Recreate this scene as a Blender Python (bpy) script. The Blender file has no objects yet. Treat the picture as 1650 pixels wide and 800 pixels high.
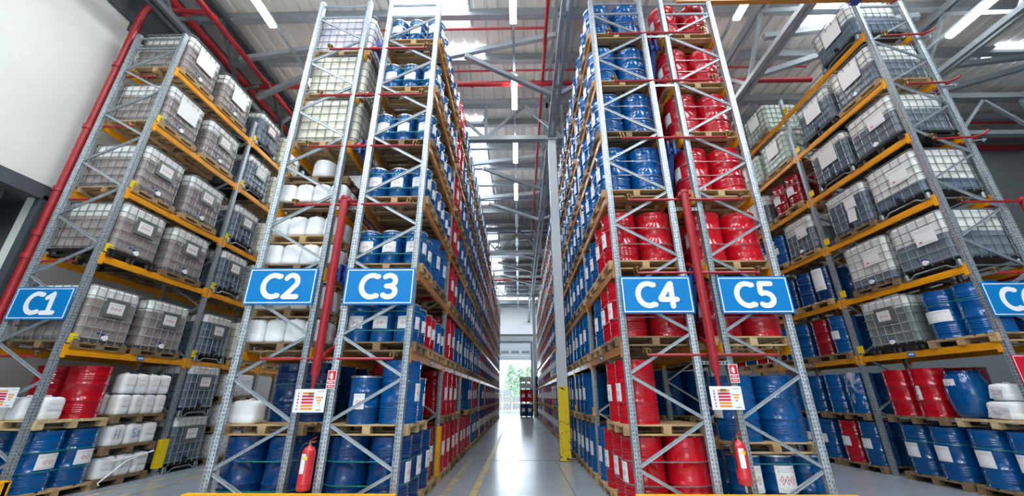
import bpy, math, random
from math import sin, cos, pi, radians, sqrt
from mathutils import Vector, Matrix

random.seed(7)
SC = bpy.context.scene
COL = SC.collection

# ------------------------------------------------------------------ camera
cam_d = bpy.data.cameras.new('camera')
cam = bpy.data.objects.new('camera', cam_d)
COL.objects.link(cam)
cam_d.sensor_fit = 'HORIZONTAL'
cam_d.sensor_width = 36.0
cam_d.lens = 626.0 / 1650.0 * 36.0
cam_d.clip_start = 0.05
cam_d.clip_end = 400
cam.location = (0, 0, 1.56)
cam.rotation_euler = (radians(90 + 20.97), 0, radians(1.03))
SC.camera = cam

# ------------------------------------------------------------------ world and light
W = bpy.data.worlds.new('world')
SC.world = W
W.use_nodes = True
bg = W.node_tree.nodes['Background']
bg.inputs[0].default_value = (0.80, 0.92, 1.0, 1)
bg.inputs[1].default_value = 3.0

SKYLIGHT = 10.0
TUBE = 34.0


def area(name, loc, rot, sx, sy, power, col):
    d = bpy.data.lights.new(name, 'AREA')
    d.shape = 'RECTANGLE'
    d.size = sx
    d.size_y = sy
    d.energy = power
    d.color = col
    o = bpy.data.objects.new(name, d)
    COL.objects.link(o)
    o.location = loc
    o.rotation_euler = [radians(a) for a in rot]
    return o


# added front fill from behind; unseen rooflights overhead, cut into strips for streak highlights
area('rear_fill', (-1.0, -9.3, 3.4), (90, 0, 0), 5, 4.2, 230, (0.86, 0.93, 1.0))
for i, (x, y, e) in enumerate(((-6.0, 0.5, 340), (-2.2, -1.5, 480), (1.6, -1.5, 480), (5.2, 0.5, 420), (9.0, 1.5, 300), (-0.2, 3.6, 200))):
    area('daylight_rooflight_%d' % i, (x, y, 11.6), (12, 0, 0), 1.0, 6.0 if i < 5 else 2.0, e, (0.92, 0.96, 1.0))
area('daylight_aisle_end', (-0.6, 45.5, 4.2), (-90, 0, 0), 4.0, 3.0, 550, (0.74, 0.87, 1.0))
area('end_wall_fill', (0.0, 41.5, 11.6), (25, 0, 0), 6.0, 3.0, 520, (0.92, 0.96, 1.0))  # added downlight that brightens the upper end wall

sun = bpy.data.lights.new('sun', 'SUN')
sun.energy = 5.0
sun.angle = radians(0.6)
sun_o = bpy.data.objects.new('sun', sun)
COL.objects.link(sun_o)
sun_o.rotation_euler = (radians(42), 0, radians(-14))

SC.view_settings.view_transform = 'Standard'
SC.view_settings.look = 'None'
SC.view_settings.exposure = 0.0
SC.view_settings.gamma = 1.0
SC.view_settings.use_curve_mapping = False
SC.cycles.max_bounces = 6
SC.cycles.diffuse_bounces = 4
SC.cycles.glossy_bounces = 3
SC.cycles.sample_clamp_indirect = 6.0
SC.cycles.use_denoising = True


# ------------------------------------------------------------------ materials
class NT:
    """small helper to write node maths"""

    def __init__(self, name):
        self.m = bpy.data.materials.new(name)
        self.m.use_nodes = True
        self.t = self.m.node_tree
        self.b = self.t.nodes['Principled BSDF']

    def n(self, typ, **kw):
        x = self.t.nodes.new(typ)
        for k, v in kw.items():
            setattr(x, k, v)
        return x

    def put(self, sock, v):
        if isinstance(v, bpy.types.NodeSocket):
            self.t.links.new(v, sock)
        elif v is not None:
            sock.default_value = v

    def math(self, op, a, b=None, c=None):
        x = self.n('ShaderNodeMath', operation=op)
        self.put(x.inputs[0], a)
        if b is not None:
            self.put(x.inputs[1], b)
        if c is not None:
            self.put(x.inputs[2], c)
        return x.outputs[0]

    def mix(self, f, a, b):
        x = self.n('ShaderNodeMix', data_type='RGBA')
        self.put(x.inputs[0], f)
        self.put(x.inputs[6], a)
        self.put(x.inputs[7], b)
        return x.outputs[2]

    def coord(self, which='Object'):
        return self.n('ShaderNodeTexCoord').outputs[which]

    def xyz(self, vec):
        s = self.n('ShaderNodeSeparateXYZ')
        self.put(s.inputs[0], vec)
        return s.outputs

    def noise(self, vec, scale, detail=3.0, rough=0.5):
        x = self.n('ShaderNodeTexNoise')
        self.put(x.inputs['Vector'], vec)
        x.inputs['Scale'].default_value = scale
        x.inputs['Detail'].default_value = detail
        x.inputs['Roughness'].default_value = rough
        return x.outputs[0]

    def scaled(self, vec, s):
        x = self.n('ShaderNodeMapping')
        self.put(x.inputs[0], vec)
        x.inputs['Scale'].default_value = s
        return x.outputs[0]

    def ramp(self, f, lo, hi):
        x = self.n('ShaderNodeMapRange')
        self.put(x.inputs[0], f)
        x.inputs[1].default_value = lo
        x.inputs[2].default_value = hi
        return x.outputs[0]

    def bump(self, h, strength, dist=0.01):
        x = self.n('ShaderNodeBump')
        x.inputs['Strength'].default_value = strength
        x.inputs['Distance'].default_value = dist
        self.put(x.inputs['Height'], h)
        self.t.links.new(x.outputs[0], self.b.inputs['Normal'])

    def base(self, col, rough=0.5, metal=0.0, spec=0.5, coat=0.0):
        self.put(self.b.inputs['Base Color'], col)
        self.put(self.b.inputs['Roughness'], rough)
        self.put(self.b.inputs['Metallic'], metal)
        self.b.inputs['Specular IOR Level'].default_value = spec
        self.b.inputs['Coat Weight'].default_value = coat
        self.b.inputs['Coat Roughness'].default_value = 0.06
        return self


def srgb(r, g, b):
    f = lambda c: (c / 255 / 12.92) if c <= 10 else ((c / 255 + 0.055) / 1.055) ** 2.4
    return (f(r), f(g), f(b), 1)


def plain(name, rgb, rough=0.5, metal=0.0, spec=0.5, coat=0.0, var=0.0, vscale=6.0):
    t = NT(name)
    c = srgb(*rgb)
    if var:
        f = t.noise(t.coord('Object'), vscale, 4)
        c = t.mix(t.ramp(f, 0.3, 0.7), tuple(x * (1 - var) for x in c[:3]) + (1,), tuple(min(1, x * (1 + var)) for x in c[:3]) + (1,))
    return t.base(c, rough, metal, spec, coat).m


def emit(name, rgb, strength):
    t = NT(name)
    t.base(srgb(*rgb), 0.5)
    t.b.inputs['Emission Color'].default_value = srgb(*rgb)
    t.b.inputs['Emission Strength'].default_value = strength
    return t.m


def paint(name, rgb, rough=0.15):
    """gloss drum enamel: slight dents and scuffs, shade differs from drum to drum"""
    t = NT(name)
    c = srgb(*rgb)
    oi = t.n('ShaderNodeObjectInfo').outputs['Random']
    n1 = t.noise(t.coord('Object'), 5, 3)
    n2 = t.noise(t.scaled(t.coord('Object'), (1, 1, 0.25)), 60, 4)
    lo = tuple(x * 0.80 for x in c[:3]) + (1,)
    hi = tuple(min(1, x * 1.15) for x in c[:3]) + (1,)
    k = t.mix(oi, lo, hi)
    k = t.mix(t.math('MULTIPLY', t.ramp(n2, 0.70, 0.78), 0.35), k, (0.35, 0.36, 0.38, 1))
    t.base(k, t.math('ADD', t.math('MULTIPLY', n1, 0.12), rough - 0.06), 0.0, 0.5, 0.25)
    t.bump(n1, 0.04, 0.03)
    return t.m


def wood(name, a, b):
    t = NT(name)
    co = t.coord('Object')
    g = t.noise(t.scaled(co, (3, 14, 30)), 2.2, 5, 0.6)
    n = t.noise(co, 1.7, 2)
    oi = t.n('ShaderNodeObjectInfo').outputs['Random']
    k = t.mix(t.ramp(g, 0.3, 0.7), srgb(*a), srgb(*b))
    f = t.math('ADD', t.math('MULTIPLY', t.ramp(n, 0.35, 0.7), 0.35), t.math('MULTIPLY', oi, 0.3))
    k = t.mix(f, k, srgb(112, 92, 68))
    t.base(k, 0.8, 0, 0.25)
    t.bump(g, 0.25, 0.004)
    return t.m


def perforated(name):
    """galvanised upright with its rows of punched holes"""
    t = NT(name)
    co = t.coord('Object')
    x, y, z = t.xyz(co)
    nx, ny, nz = t.xyz(t.n('ShaderNodeNewGeometry').outputs['Normal'])
    sp = t.noise(co, 22, 3)
    k = t.mix(t.ramp(sp, 0.35, 0.65), srgb(150, 160, 166), srgb(190, 198, 202))
    fr = t.math('FRACT', t.math('DIVIDE', z, 0.05))
    row = t.math('LESS_THAN', t.math('ABSOLUTE', t.math('SUBTRACT', fr, 0.5)), 0.20)
    cy = t.math('LESS_THAN', t.math('ABSOLUTE', t.math('SUBTRACT', t.math('ABSOLUTE', y), 0.027)), 0.0065)
    cx = t.math('LESS_THAN', t.math('ABSOLUTE', t.math('SUBTRACT', t.math('ABSOLUTE', x), 0.022)), 0.0055)
    side = t.math('GREATER_THAN', t.math('ABSOLUTE', nx), 0.6)
    front = t.math('GREATER_THAN', t.math('ABSOLUTE', ny), 0.6)
    h = t.math('MULTIPLY', row, t.math('ADD', t.math('MULTIPLY', side, cy), t.math('MULTIPLY', front, cx)))
    k = t.mix(h, k, (0.012, 0.013, 0.015, 1))
    t.base(k, t.math('ADD', t.math('MULTIPLY', sp, 0.25), 0.30), t.math('MULTIPLY', t.math('SUBTRACT', 1.0, h), 0.55), 0.5)
    return t.m


def hazard_label(name, diamonds=3, tint=(236, 236, 234)):
    """white paper label: a row of red diamonds, lines of small grey print"""
    t = NT(name)
    u, v, _ = t.xyz(t.coord('UV'))
    k = srgb(*tint)
    red = None
    for i in range(diamonds):
        cx = 0.5 + (i - (diamonds - 1) / 2) * 0.24
        d = t.math('ADD', t.math('ABSOLUTE', t.math('SUBTRACT', u, cx)), t.math('MULTIPLY', t.math('ABSOLUTE', t.math('SUBTRACT', v, 0.46)), 0.75))
        ring = t.math('LESS_THAN', t.math('ABSOLUTE', t.math('SUBTRACT', d, 0.115)), 0.017)
        core = t.math('MULTIPLY', t.math('LESS_THAN', d, 0.045), 0.7)
        red = ring if red is None else t.math('MAXIMUM', red, ring)
        k = t.mix(core, k, srgb(90, 80, 82))
    if red is not None:
        k = t.mix(red, k, srgb(205, 60, 66))
    lines = t.math('LESS_THAN', t.math('FRACT', t.math('MULTIPLY', v, 16.0)), 0.42)
    words = t.math('GREATER_THAN', t.noise(t.scaled(t.coord('UV'), (40, 16, 1)), 1.0, 1), 0.48)
    band = t.math('ADD', t.math('GREATER_THAN', v, 0.72), t.math('LESS_THAN', v, 0.18))
    inner = t.math('MULTIPLY', t.math('GREATER_THAN', u, 0.08), t.math('LESS_THAN', u, 0.92))
    inner = t.math('MULTIPLY', inner, t.math('LESS_THAN', v, 0.93))
    ink = t.math('MULTIPLY', t.math('MULTIPLY', lines, words), t.math('MULTIPLY', band, inner))
    k = t.mix(t.math('MULTIPLY', ink, 0.6), k, srgb(60, 60, 66))
    return t.base(k, 0.45, 0, 0.4).m


def translucent(name, rgb, rough=0.35, sub=0.25, var=0.08):
    t = NT(name)
    c = srgb(*rgb)
    f = t.noise(t.coord('Object'), 3.0, 2)
    k = t.mix(t.ramp(f, 0.3, 0.7), tuple(x * (1 - var) for x in c[:3]) + (1,), tuple(min(1, x * (1 + var)) for x in c[:3]) + (1,))
    t.base(k, rough, 0, 0.45)
    t.b.inputs['Subsurface Weight'].default_value = sub
    t.b.inputs['Subsurface Radius'].default_value = (0.03, 0.03, 0.03)
    t.b.inputs['Subsurface Scale'].default_value = 0.5
    return t.m


def stripes_mat(name):
    """yellow column foot with black hazard dashes and scuffs"""
    t = NT(name)
    co = t.coord('Object')
    x, y, z = t.xyz(co)
    d = t.math('FRACT', t.math('DIVIDE', t.math('ADD', z, t.math('MULTIPLY', t.math('ADD', x, y), 0.35)), 0.42))
    nz = t.noise(t.scaled(co, (1, 1, 1)), 6, 3)
    bar = t.math('MULTIPLY', t.math('LESS_THAN', d, 0.13), t.math('GREATER_THAN', nz, 0.55))
    sc = t.math('MULTIPLY', t.ramp(t.noise(co, 16, 5, 0.7), 0.58, 0.62), t.math('LESS_THAN', z, 0.75))
    k = t.mix(bar, srgb(238, 205, 22), (0.02, 0.02, 0.02, 1))
    k = t.mix(sc, k, srgb(92, 60, 40))
    return t.base(k, 0.5).m


def floor_mat():
    t = NT('concrete_floor')
    co = t.coord('Object')
    n1 = t.noise(co, 0.45, 5, 0.6)
    n2 = t.noise(t.scaled(co, (1.6, 0.8, 1)), 1.1, 5, 0.65)
    n3 = t.noise(co, 7, 6, 0.7)
    k = t.mix(t.ramp(n1, 0.25, 0.75), srgb(142, 150, 162), srgb(160, 167, 176))
    k = t.mix(t.math('MULTIPLY', t.ramp(n2, 0.5, 0.85), 0.25), k, srgb(128, 132, 138))
    k = t.mix(t.math('MULTIPLY', t.ramp(n3, 0.66, 0.80), 0.35), k, srgb(104, 108, 116))
    t.base(k, t.math('ADD', t.math('MULTIPLY', n3, 0.12), 0.18), 0, 0.55)
    t.bump(n3, 0.06, 0.004)
    return t.m


def worn_line(name, rgb, keep=0.5):
    t = NT(name)
    co = t.coord('Object')
    n = t.noise(co, 5, 6, 0.7)
    k = t.mix(t.ramp(n, keep - 0.08, keep + 0.08), srgb(132, 132, 130), srgb(*rgb))
    return t.base(k, 0.4, 0, 0.5).m


def film_mat():
    t = NT('stretch_film')
    n = t.noise(t.scaled(t.coord('Object'), (2, 2, 5)), 5, 6, 0.7)
    k = t.mix(t.ramp(n, 0.4, 0.62), srgb(172, 174, 178), srgb(232, 232, 230))
    t.base(k, 0.22, 0, 0.6)
    t.bump(n, 0.6, 0.02)
    return t.m


def clear_film():
    t = NT('torn_film')
    n = t.noise(t.scaled(t.coord('Object'), (1.5, 1.5, 1.2)), 3.2, 4, 0.6)
    t.base(srgb(225, 228, 232), 0.2, 0, 0.6)
    t.put(t.b.inputs['Alpha'], t.math('MULTIPLY', t.ramp(n, 0.46, 0.62), 0.6))
    t.bump(n, 0.6, 0.02)
    return t.m


M = {}
M['galv'] = plain('galvanised_steel', (178, 187, 192), 0.42, 0.55, 0.5, 0, 0.12, 20)
M['perf'] = perforated('perforated_upright_steel')
M['beam'] = plain('yellow_orange_beam_enamel', (240, 160, 16), 0.38, 0, 0.5, 0, 0.05)
M['beam_b'] = plain('reflection_toned_beam_enamel', (192, 124, 50), 0.34, 0, 0.5, 0, 0.08)  # same paint as the other beams, browner reflected tone put into the colour
M['yellow'] = plain('safety_yellow', (246, 212, 20), 0.45, 0, 0.5, 0, 0.06)
M['amber'] = plain('amber_guard_enamel', (242, 170, 12), 0.45, 0, 0.5, 0, 0.06)
M['blue'] = paint('blue_drum_enamel', (0, 79, 140))
M['navy'] = paint('deep_blue_drum_enamel', (0, 54, 108))
M['red'] = paint('red_drum_enamel', (186, 14, 32))
M['maroon'] = paint('dark_red_drum_enamel', (150, 18, 34))
M['ring'] = plain('zinc_ring', (206, 212, 216), 0.25, 0.8)
M['label'] = hazard_label('hazard_label_paper', 3)
M['label2'] = hazard_label('hazard_label_two_diamonds', 2)
M['label0'] = hazard_label('printed_label_paper', 0)
M['wood'] = wood('pallet_wood', (190, 152, 104), (212, 182, 136))
M['woodd'] = wood('grey_old_pallet_wood', (122, 98, 70), (158, 132, 100))
M['pale'] = wood('fresh_pallet_wood', (214, 184, 132), (232, 208, 160))
M['strap_g'] = plain('green_strapping', (34, 128, 112), 0.4)
M['strap_w'] = plain('grey_wire_strapping', (150, 140, 140), 0.35, 0.4)
M['cage'] = plain('cage_tube_steel', (138, 144, 146), 0.36, 0.7, 0.5, 0, 0.1, 15)
M['hdpe'] = translucent('white_hdpe', (238, 238, 232))
M['can'] = translucent('white_jerrycan_hdpe', (236, 237, 236), 0.3)
M['hazy'] = translucent('hazy_white_tub', (214, 216, 216), 0.25)
M['liq_brown'] = translucent('tank_brownish_grey_contents', (158, 146, 140), 0.3)
M['liq_dark'] = translucent('tank_slate_blue_contents', (102, 118, 134), 0.28)
M['liq_slate'] = translucent('tank_slate_contents', (116, 126, 136), 0.28)
M['liq_green'] = translucent('tank_pale_green_contents', (196, 212, 198), 0.3)
M['liq_cream'] = translucent('tank_cream_contents', (226, 222, 198), 0.3)
M['liq_white'] = translucent('tank_white_contents', (222, 222, 212), 0.3)
M['liq_olive'] = translucent('tank_greenish_grey_contents', (128, 136, 132), 0.3)
M['liq_lilac'] = translucent('tank_lilac_white_contents', (214, 208, 220), 0.3)
M['black'] = plain('black_plastic', (26, 28, 30), 0.4)
M['plate'] = plain('label_plate_metal', (132, 134, 130), 0.35, 0.5)
M['bluecap'] = plain('blue_plastic_cap', (24, 52, 160), 0.35)
M['white'] = plain('white_enamel', (236, 238, 240), 0.4)
M['paper'] = plain('white_paper', (238, 238, 236), 0.6)
M['signblue'] = plain('sign_blue', (0, 120, 186), 0.5, 0, 0.3)
M['signred'] = plain('sign_red', (206, 22, 44), 0.4)
M['orange'] = plain('print_orange', (236, 150, 40), 0.5)
M['printred'] = plain('print_red', (204, 30, 62), 0.5)
M['grey'] = plain('print_grey', (120, 122, 126), 0.5)
M['pipe'] = plain('red_pipe_enamel', (160, 34, 42), 0.35, 0, 0.5, 0, 0.08)
M['brass'] = plain('brass', (150, 128, 84), 0.35, 0.8)
M['ext'] = plain('extinguisher_red', (196, 44, 52), 0.3, 0, 0.5, 0.3)
M['bracket'] = plain('blue_bracket_enamel', (20, 62, 138), 0.4)
M['steel'] = plain('grey_painted_steel', (150, 157, 162), 0.45, 0.1, 0.5, 0, 0.08)
M['darksteel'] = plain('dark_grey_steel', (84, 90, 94), 0.5, 0.2, 0.5, 0, 0.08)
M['column'] = plain('pale_grey_column', (196, 202, 206), 0.45, 0, 0.5, 0, 0.04)
M['deck'] = plain('roof_deck_sheet', (226, 220, 212), 0.5, 0.0, 0.4, 0, 0.04, 1.2)
M['wallw'] = plain('white_wall', (230, 230, 222), 0.7, 0, 0.3, 0, 0.03, 1.0)
M['wallg'] = plain('grey_wall_panel', (150, 156, 158), 0.6, 0, 0.3, 0, 0.05, 0.8)
M['wallfar'] = plain('end_wall_panel', (222, 224, 230), 0.6, 0, 0.3, 0, 0.03, 0.8)
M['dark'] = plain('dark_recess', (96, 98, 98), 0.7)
M['doorp'] = plain('sectional_door_panel', (178, 188, 194), 0.4, 0.1)
M['floor'] = floor_mat()
M['line'] = worn_line('worn_yellow_line', (206, 184, 96), 0.47)
M['line2'] = worn_line('pale_worn_line', (190, 178, 128), 0.5)
M['joint'] = plain('floor_joint', (70, 72, 74), 0.7)
M['colfoot'] = stripes_mat('yellow_black_column_foot')
M['tube'] = emit('fluorescent_tube', (255, 255, 252), TUBE)
M['tubeoff'] = plain('unlit_diffuser', (214, 222, 228), 0.3)
M['sky'] = emit('rooflight_panel', (236, 246, 255), SKYLIGHT)
M['film'] = film_mat()
M['tornfilm'] = clear_film()
M['leaf'] = plain('foliage_green', (186, 212, 190), 0.7, 0, 0.3, 0, 0.3, 2.5)
M['trunk'] = plain('tree_trunk', (96, 80, 64), 0.8)
M['yard'] = plain('concrete_yard', (200, 202, 200), 0.8, 0, 0.3, 0, 0.05, 0.6)


# ------------------------------------------------------------------ mesh builder
class MB:
    def __init__(self):
        self.v = []
        self.f = []
        self.mi = []
        self.uv = {}

    def add(self, vs, fs, mat=0):
        k = len(self.v)
        self.v += [tuple(p) for p in vs]
        for q in fs:
            self.f.append(tuple(i + k for i in q))
            self.mi.append(mat)

    def box(self, x0, x1, y0, y1, z0, z1, mat=0):
        vs = [(x0, y0, z0), (x1, y0, z0), (x1, y1, z0), (x0, y1, z0), (x0, y0, z1), (x1, y0, z1), (x1, y1, z1), (x0, y1, z1)]
        self.add(vs, [(0, 3, 2, 1), (4, 5, 6, 7), (0, 1, 5, 4), (1, 2, 6, 5), (2, 3, 7, 6), (3, 0, 4, 7)], mat)
        return self

    def bar(self, p, q, w, h, mat=0, up=(0, 0, 1)):
        """rectangular bar from p to q, w across, h along up"""
        p, q, up = Vector(p), Vector(q), Vector(up)
        d = (q - p).normalized()
        s = d.cross(up)
        if s.length < 1e-5:
            s = d.cross(Vector((0, 1, 0)))
        s.normalize()
        u = s.cross(d)
        s *= w / 2
        u *= h / 2
        vs = [p - s - u, p + s - u, p + s + u, p - s + u, q - s - u, q + s - u, q + s + u, q - s + u]
        self.add(vs, [(0, 1, 2, 3), (7, 6, 5, 4), (0, 4, 5, 1), (1, 5, 6, 2), (2, 6, 7, 3), (3, 7, 4, 0)], mat)
        return self

    def tube(self, path, r, n=8, closed=False, mat=0, cap=True):
        path = [Vector(p) for p in path]
        m = len(path)
        rings = []
        ref = None
        for i in range(m):
            if closed:
                d = (path[(i + 1) % m] - path[i - 1]).normalized()
            else:
                d = (path[min(i + 1, m - 1)] - path[max(i - 1, 0)]).normalized()
            if ref is None:
                ref = Vector((0, 0, 1)) if abs(d.z) < 0.9 else Vector((1, 0, 0))
            a = d.cross(ref)
            if a.length < 1e-4:
                a = d.cross(Vector((0, 1, 0)))
            a.normalize()
            b = a.cross(d).normalized()
            ref = b
            rings.append([path[i] + a * (r * cos(2 * pi * k / n)) + b * (r * sin(2 * pi * k / n)) for k in range(n)])
        vs = [p for g in rings for p in g]
        fs = []
        for i in range(m if closed else m - 1):
            j = (i + 1) % m
            for k in range(n):
                l = (k + 1) % n
                fs.append((i * n + k, i * n + l, j * n + l, j * n + k))
        if not closed and cap:
            fs.append(tuple(range(n))[::-1])
            fs.append(tuple((m - 1) * n + k for k in range(n)))
        self.add(vs, fs, mat)
        return self

    def lathe(self, prof, n=24, mat=0, c=(0, 0, 0), mats=None):
        vs, fs, ms = [], [], []
        idx = []
        for r, z in prof:
            if r < 1e-5:
                idx.append([len(vs)] * n)
                vs.append((c[0], c[1], c[2] + z))
            else:
                idx.append(list(range(len(vs), len(vs) + n)))
                vs += [(c[0] + r * cos(2 * pi * k / n), c[1] + r * sin(2 * pi * k / n), c[2] + z) for k in range(n)]
        for i in range(len(prof) - 1):
            for k in range(n):
                l = (k + 1) % n
                q = [idx[i][k], idx[i][l], idx[i + 1][l], idx[i + 1][k]]
                q = list(dict.fromkeys(q))
                if len(q) > 2:
                    fs.append(tuple(q))
                    ms.append(mats[i] if mats else mat)
        k = len(self.v)
        self.v += vs
        for q, m_ in zip(fs, ms):
            self.f.append(tuple(i + k for i in q))
            self.mi.append(m_)
        return self

    def patch(self, r, a0, a1, z0, z1, n=8, mat=0, c=(0, 0)):
        """curved label: outer skin with uv, a small thickness behind it"""
        rows = []
        for k in range(n + 1):
            a = a0 + (a1 - a0) * k / n
            rows.append((cos(a), sin(a)))
        b = len(self.v)
        for z in (z0, z1):
            self.v += [(c[0] + r * x, c[1] + r * y, z) for x, y in rows]
        ri = r - 0.004
        for z in (z0, z1):
            self.v += [(c[0] + ri * x, c[1] + ri * y, z) for x, y in rows]
        m = n + 1
        for k in range(n):
            self.uv[len(self.f)] = [(k / n, 0), ((k + 1) / n, 0), ((k + 1) / n, 1), (k / n, 1)]
            self.f.append((b + k, b + k + 1, b + m + k + 1, b + m + k))
            self.mi.append(mat)
        for k in range(n):
            self.f.append((b + k, b + 2 * m + k, b + 2 * m + k + 1, b + k + 1))
            self.f.append((b + m + k, b + m + k + 1, b + 3 * m + k + 1, b + 3 * m + k))
            self.mi += [mat, mat]
        self.f.append((b, b + m, b + 3 * m, b + 2 * m))
        self.f.append((b + n, b + 2 * m + n, b + 3 * m + n, b + m + n))
        self.mi += [mat, mat]
        return self

    def card(self, o, ux, uy, th=0.003, mat=0):
        """thin rectangular sheet at o spanned by ux, uy; its front (ux x uy) carries uv"""
        o, ux, uy = Vector(o), Vector(ux), Vector(uy)
        nn = ux.cross(uy).normalized() * th
        b = len(self.v)
        P = [o, o + ux, o + ux + uy, o + uy]
        self.v += [tuple(p + nn) for p in P] + [tuple(p) for p in P]
        self.uv[len(self.f)] = [(0, 0), (1, 0), (1, 1), (0, 1)]
        for q in ((0, 1, 2, 3), (7, 6, 5, 4), (0, 4, 5, 1), (1, 5, 6, 2), (2, 6, 7, 3), (3, 7, 4, 0)):
            self.f.append(tuple(b + i for i in q))
            self.mi.append(mat)
        return self

    def mesh(self, name, mats, smooth=None):
        me = bpy.data.meshes.new(name)
        me.from_pydata(self.v, [], self.f)
        for m_ in mats:
            me.materials.append(M[m_] if isinstance(m_, str) else m_)
        me.polygons.foreach_set('material_index', self.mi)
        if self.uv:
            l = me.uv_layers.new(name='UVMap')
            for fi, uvs in self.uv.items():
                p = me.polygons[fi]
                for k, li in enumerate(p.loop_indices):
                    l.data[li].uv = uvs[k]
        me.update()
        if smooth:
            me.polygons.foreach_set('use_smooth', [True] * len(me.polygons))
            me.set_sharp_from_angle(angle=radians(smooth))
        return me


def tag(o, label=None, cat=None, group=None, kind=None):
    if label:
        o['label'] = label
    if cat:
        o['category'] = cat
    if group:
        o['group'] = group
    if kind:
        o['kind'] = kind
    return o


def obj(name, me, parent=None, loc=(0, 0, 0), rz=0.0):
    o = bpy.data.objects.new(name, me)
    COL.objects.link(o)
    o.parent = parent
    o.location = loc
    o.rotation_euler = (0, 0, rz)
    return o


def thing(name, label, cat, loc, rz=0.0, group=None):
    return tag(obj(name, None, None, loc, rz), label, cat, group)


def proto(*parts):
    """a kind of thing: list of (part name, mesh[, sub-parts]) placed under an Empty at its base"""
    return parts


def place(name, parts, label, cat, loc, rz=0.0, group=None):
    t = thing(name, label, cat, loc, rz, group)
    for p in parts:
        o = obj(p[0], p[1], t)
        for s in (p[2] if len(p) > 2 else ()):
            obj(s[0], s[1], o)
    return t


def single(name, me, label, cat, loc, rz=0.0, group=None):
    return tag(obj(name, me, None, loc, rz), label, cat, group)


def struct(name, mb, mats, smooth=None):
    return tag(obj(name, mb.mesh(name, mats, smooth)), kind='structure')


ORD = ['zeroth', 'first', 'second', 'third', 'fourth', 'fifth', 'sixth', 'seventh', 'eighth', 'ninth', 'tenth', 'eleventh', 'twelfth',
       'thirteenth', 'fourteenth', 'fifteenth', 'sixteenth', 'seventeenth', 'eighteenth', 'nineteenth', 'twentieth', 'twenty-first',
       'twenty-second', 'twenty-third', 'twenty-fourth']

# ------------------------------------------------------------------ room
ROOF = 12.0
YB, YE = -10.0, 47.0
XL, XR = -9.5, 24.0

m = MB()
m.box(-14, XR, YB, YE + 0.3, -0.2, 0.0)
struct('floor', m, ['floor'])
# roof deck with trapezoid ribs running along the aisles
m = MB()
step = 0.38
x = -13.0
prof = []
while x < XR:
    prof += [(x, ROOF), (x + 0.26, ROOF), (x + 0.29, ROOF + 0.05), (x + 0.35, ROOF + 0.05)]
    x += step
vs = [(px, YB, pz) for px, pz in prof] + [(px, YE + 0.3, pz) for px, pz in prof]
k = len(prof)
m.add(vs, [(i, i + k, i + k + 1, i + 1) for i in range(k - 1)])
m.box(-13, XR, YB, YE + 0.3, ROOF + 0.08, ROOF + 0.16)
struct('ceiling', m, ['deck'])

m = MB()
m.box(XL - 0.36, XL, 6.75, YE, 0, 9.9)
m.box(XL - 0.36, XL, YB, 6.75, 5.5, 10.15)
struct('wall_left', m, ['wallw'])
m = MB()
m.box(XL - 0.05, XL + 0.10, YB, 6.8, 5.22, 5.5)
m.box(XL - 0.3, XL + 0.08, YB, 6.9, 10.15, 10.45)
m.box(XL - 0.06, XL + 0.10, 6.66, 6.86, 0, 5.3)
struct('trim_1', m, ['darksteel'])
m = MB()
m.box(-13.2, XL - 0.24, YB, 6.75, 10.4, ROOF)
m.box(XL - 0.36, XL, 6.75, YE, 9.9, ROOF)
struct('wall_upper', m, ['darksteel'])
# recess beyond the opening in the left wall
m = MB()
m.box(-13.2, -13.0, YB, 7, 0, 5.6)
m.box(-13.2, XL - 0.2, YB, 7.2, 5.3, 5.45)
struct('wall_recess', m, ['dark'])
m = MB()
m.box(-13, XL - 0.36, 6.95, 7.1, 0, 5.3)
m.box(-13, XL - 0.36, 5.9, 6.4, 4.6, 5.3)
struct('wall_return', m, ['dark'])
m = MB()
m.box(XR, XR + 0.2, YB, 14.2, 0, ROOF)
m.box(9.6, XR, 14.0, 14.2, 0, ROOF)
m.box(9.6, 9.8, 14.2, YE, 0, ROOF)
struct('wall_right', m, ['wallg'])
m = MB()
m.box(-13, XR, YB - 0.2, YB, 0, ROOF)
struct('wall_back', m, ['wallw'])
# end wall with the loading door
DX0, DX1 = -3.6, 1.35
m = MB()
m.box(XL, DX0, YE, YE + 0.25, 0, 8.5)
m.box(DX1, 9.6, YE, YE + 0.25, 0, 8.5)
m.box(DX0, DX1, YE, YE + 0.25, 7.72, 8.5)
struct('wall_end', m, ['wallg'])
m = MB()
m.box(XL, 9.6, YE, YE + 0.25, 8.5, ROOF)
struct('wall_end_upper', m, ['wallfar'])
m = MB()
for a in range(5):
    m.box(XL, 9.6, YE - 0.08, YE, 8.35 + a * 3.9, 8.55 + a * 3.9) if a == 0 else None
m.box(DX0 - 0.2, DX1 + 0.2, YE - 0.1, YE, 7.62, 7.74)
m.box(DX1, DX1 + 0.16, YE - 0.14, YE, 0, 7.7)
m.box(DX0 - 0.16, DX0, YE - 0.14, YE, 0, 7.7)
m.box(2.25, 2.5, YE - 0.14, YE, 0, 8.4)
struct('trim_3', m, ['darksteel'])
dr = tag(obj('door_1', None, None, (0, YE + 0.06, 5.55)), kind='structure')
m = MB()
for a in range(4):
    m.box(DX0, DX1, 0, 0.05, a * 0.53, a * 0.53 + 0.52)
obj('door_panel', m.mesh('door_panel', ['doorp']), dr)
m = MB()
for a in range(4):
    m.box(DX0 + 0.25 + a * 1.22, DX0 + 1.15 + a * 1.22, -0.02, 0.0, 0.78, 1.06)
for q in range(4):
    w = MB()
    w.box(DX0 + 0.25 + q * 1.22, DX0 + 1.15 + q * 1.22, -0.02, 0.0, 0.78, 1.06)
    obj('door_window', w.mesh('door_window', ['grey']), dr)

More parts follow.
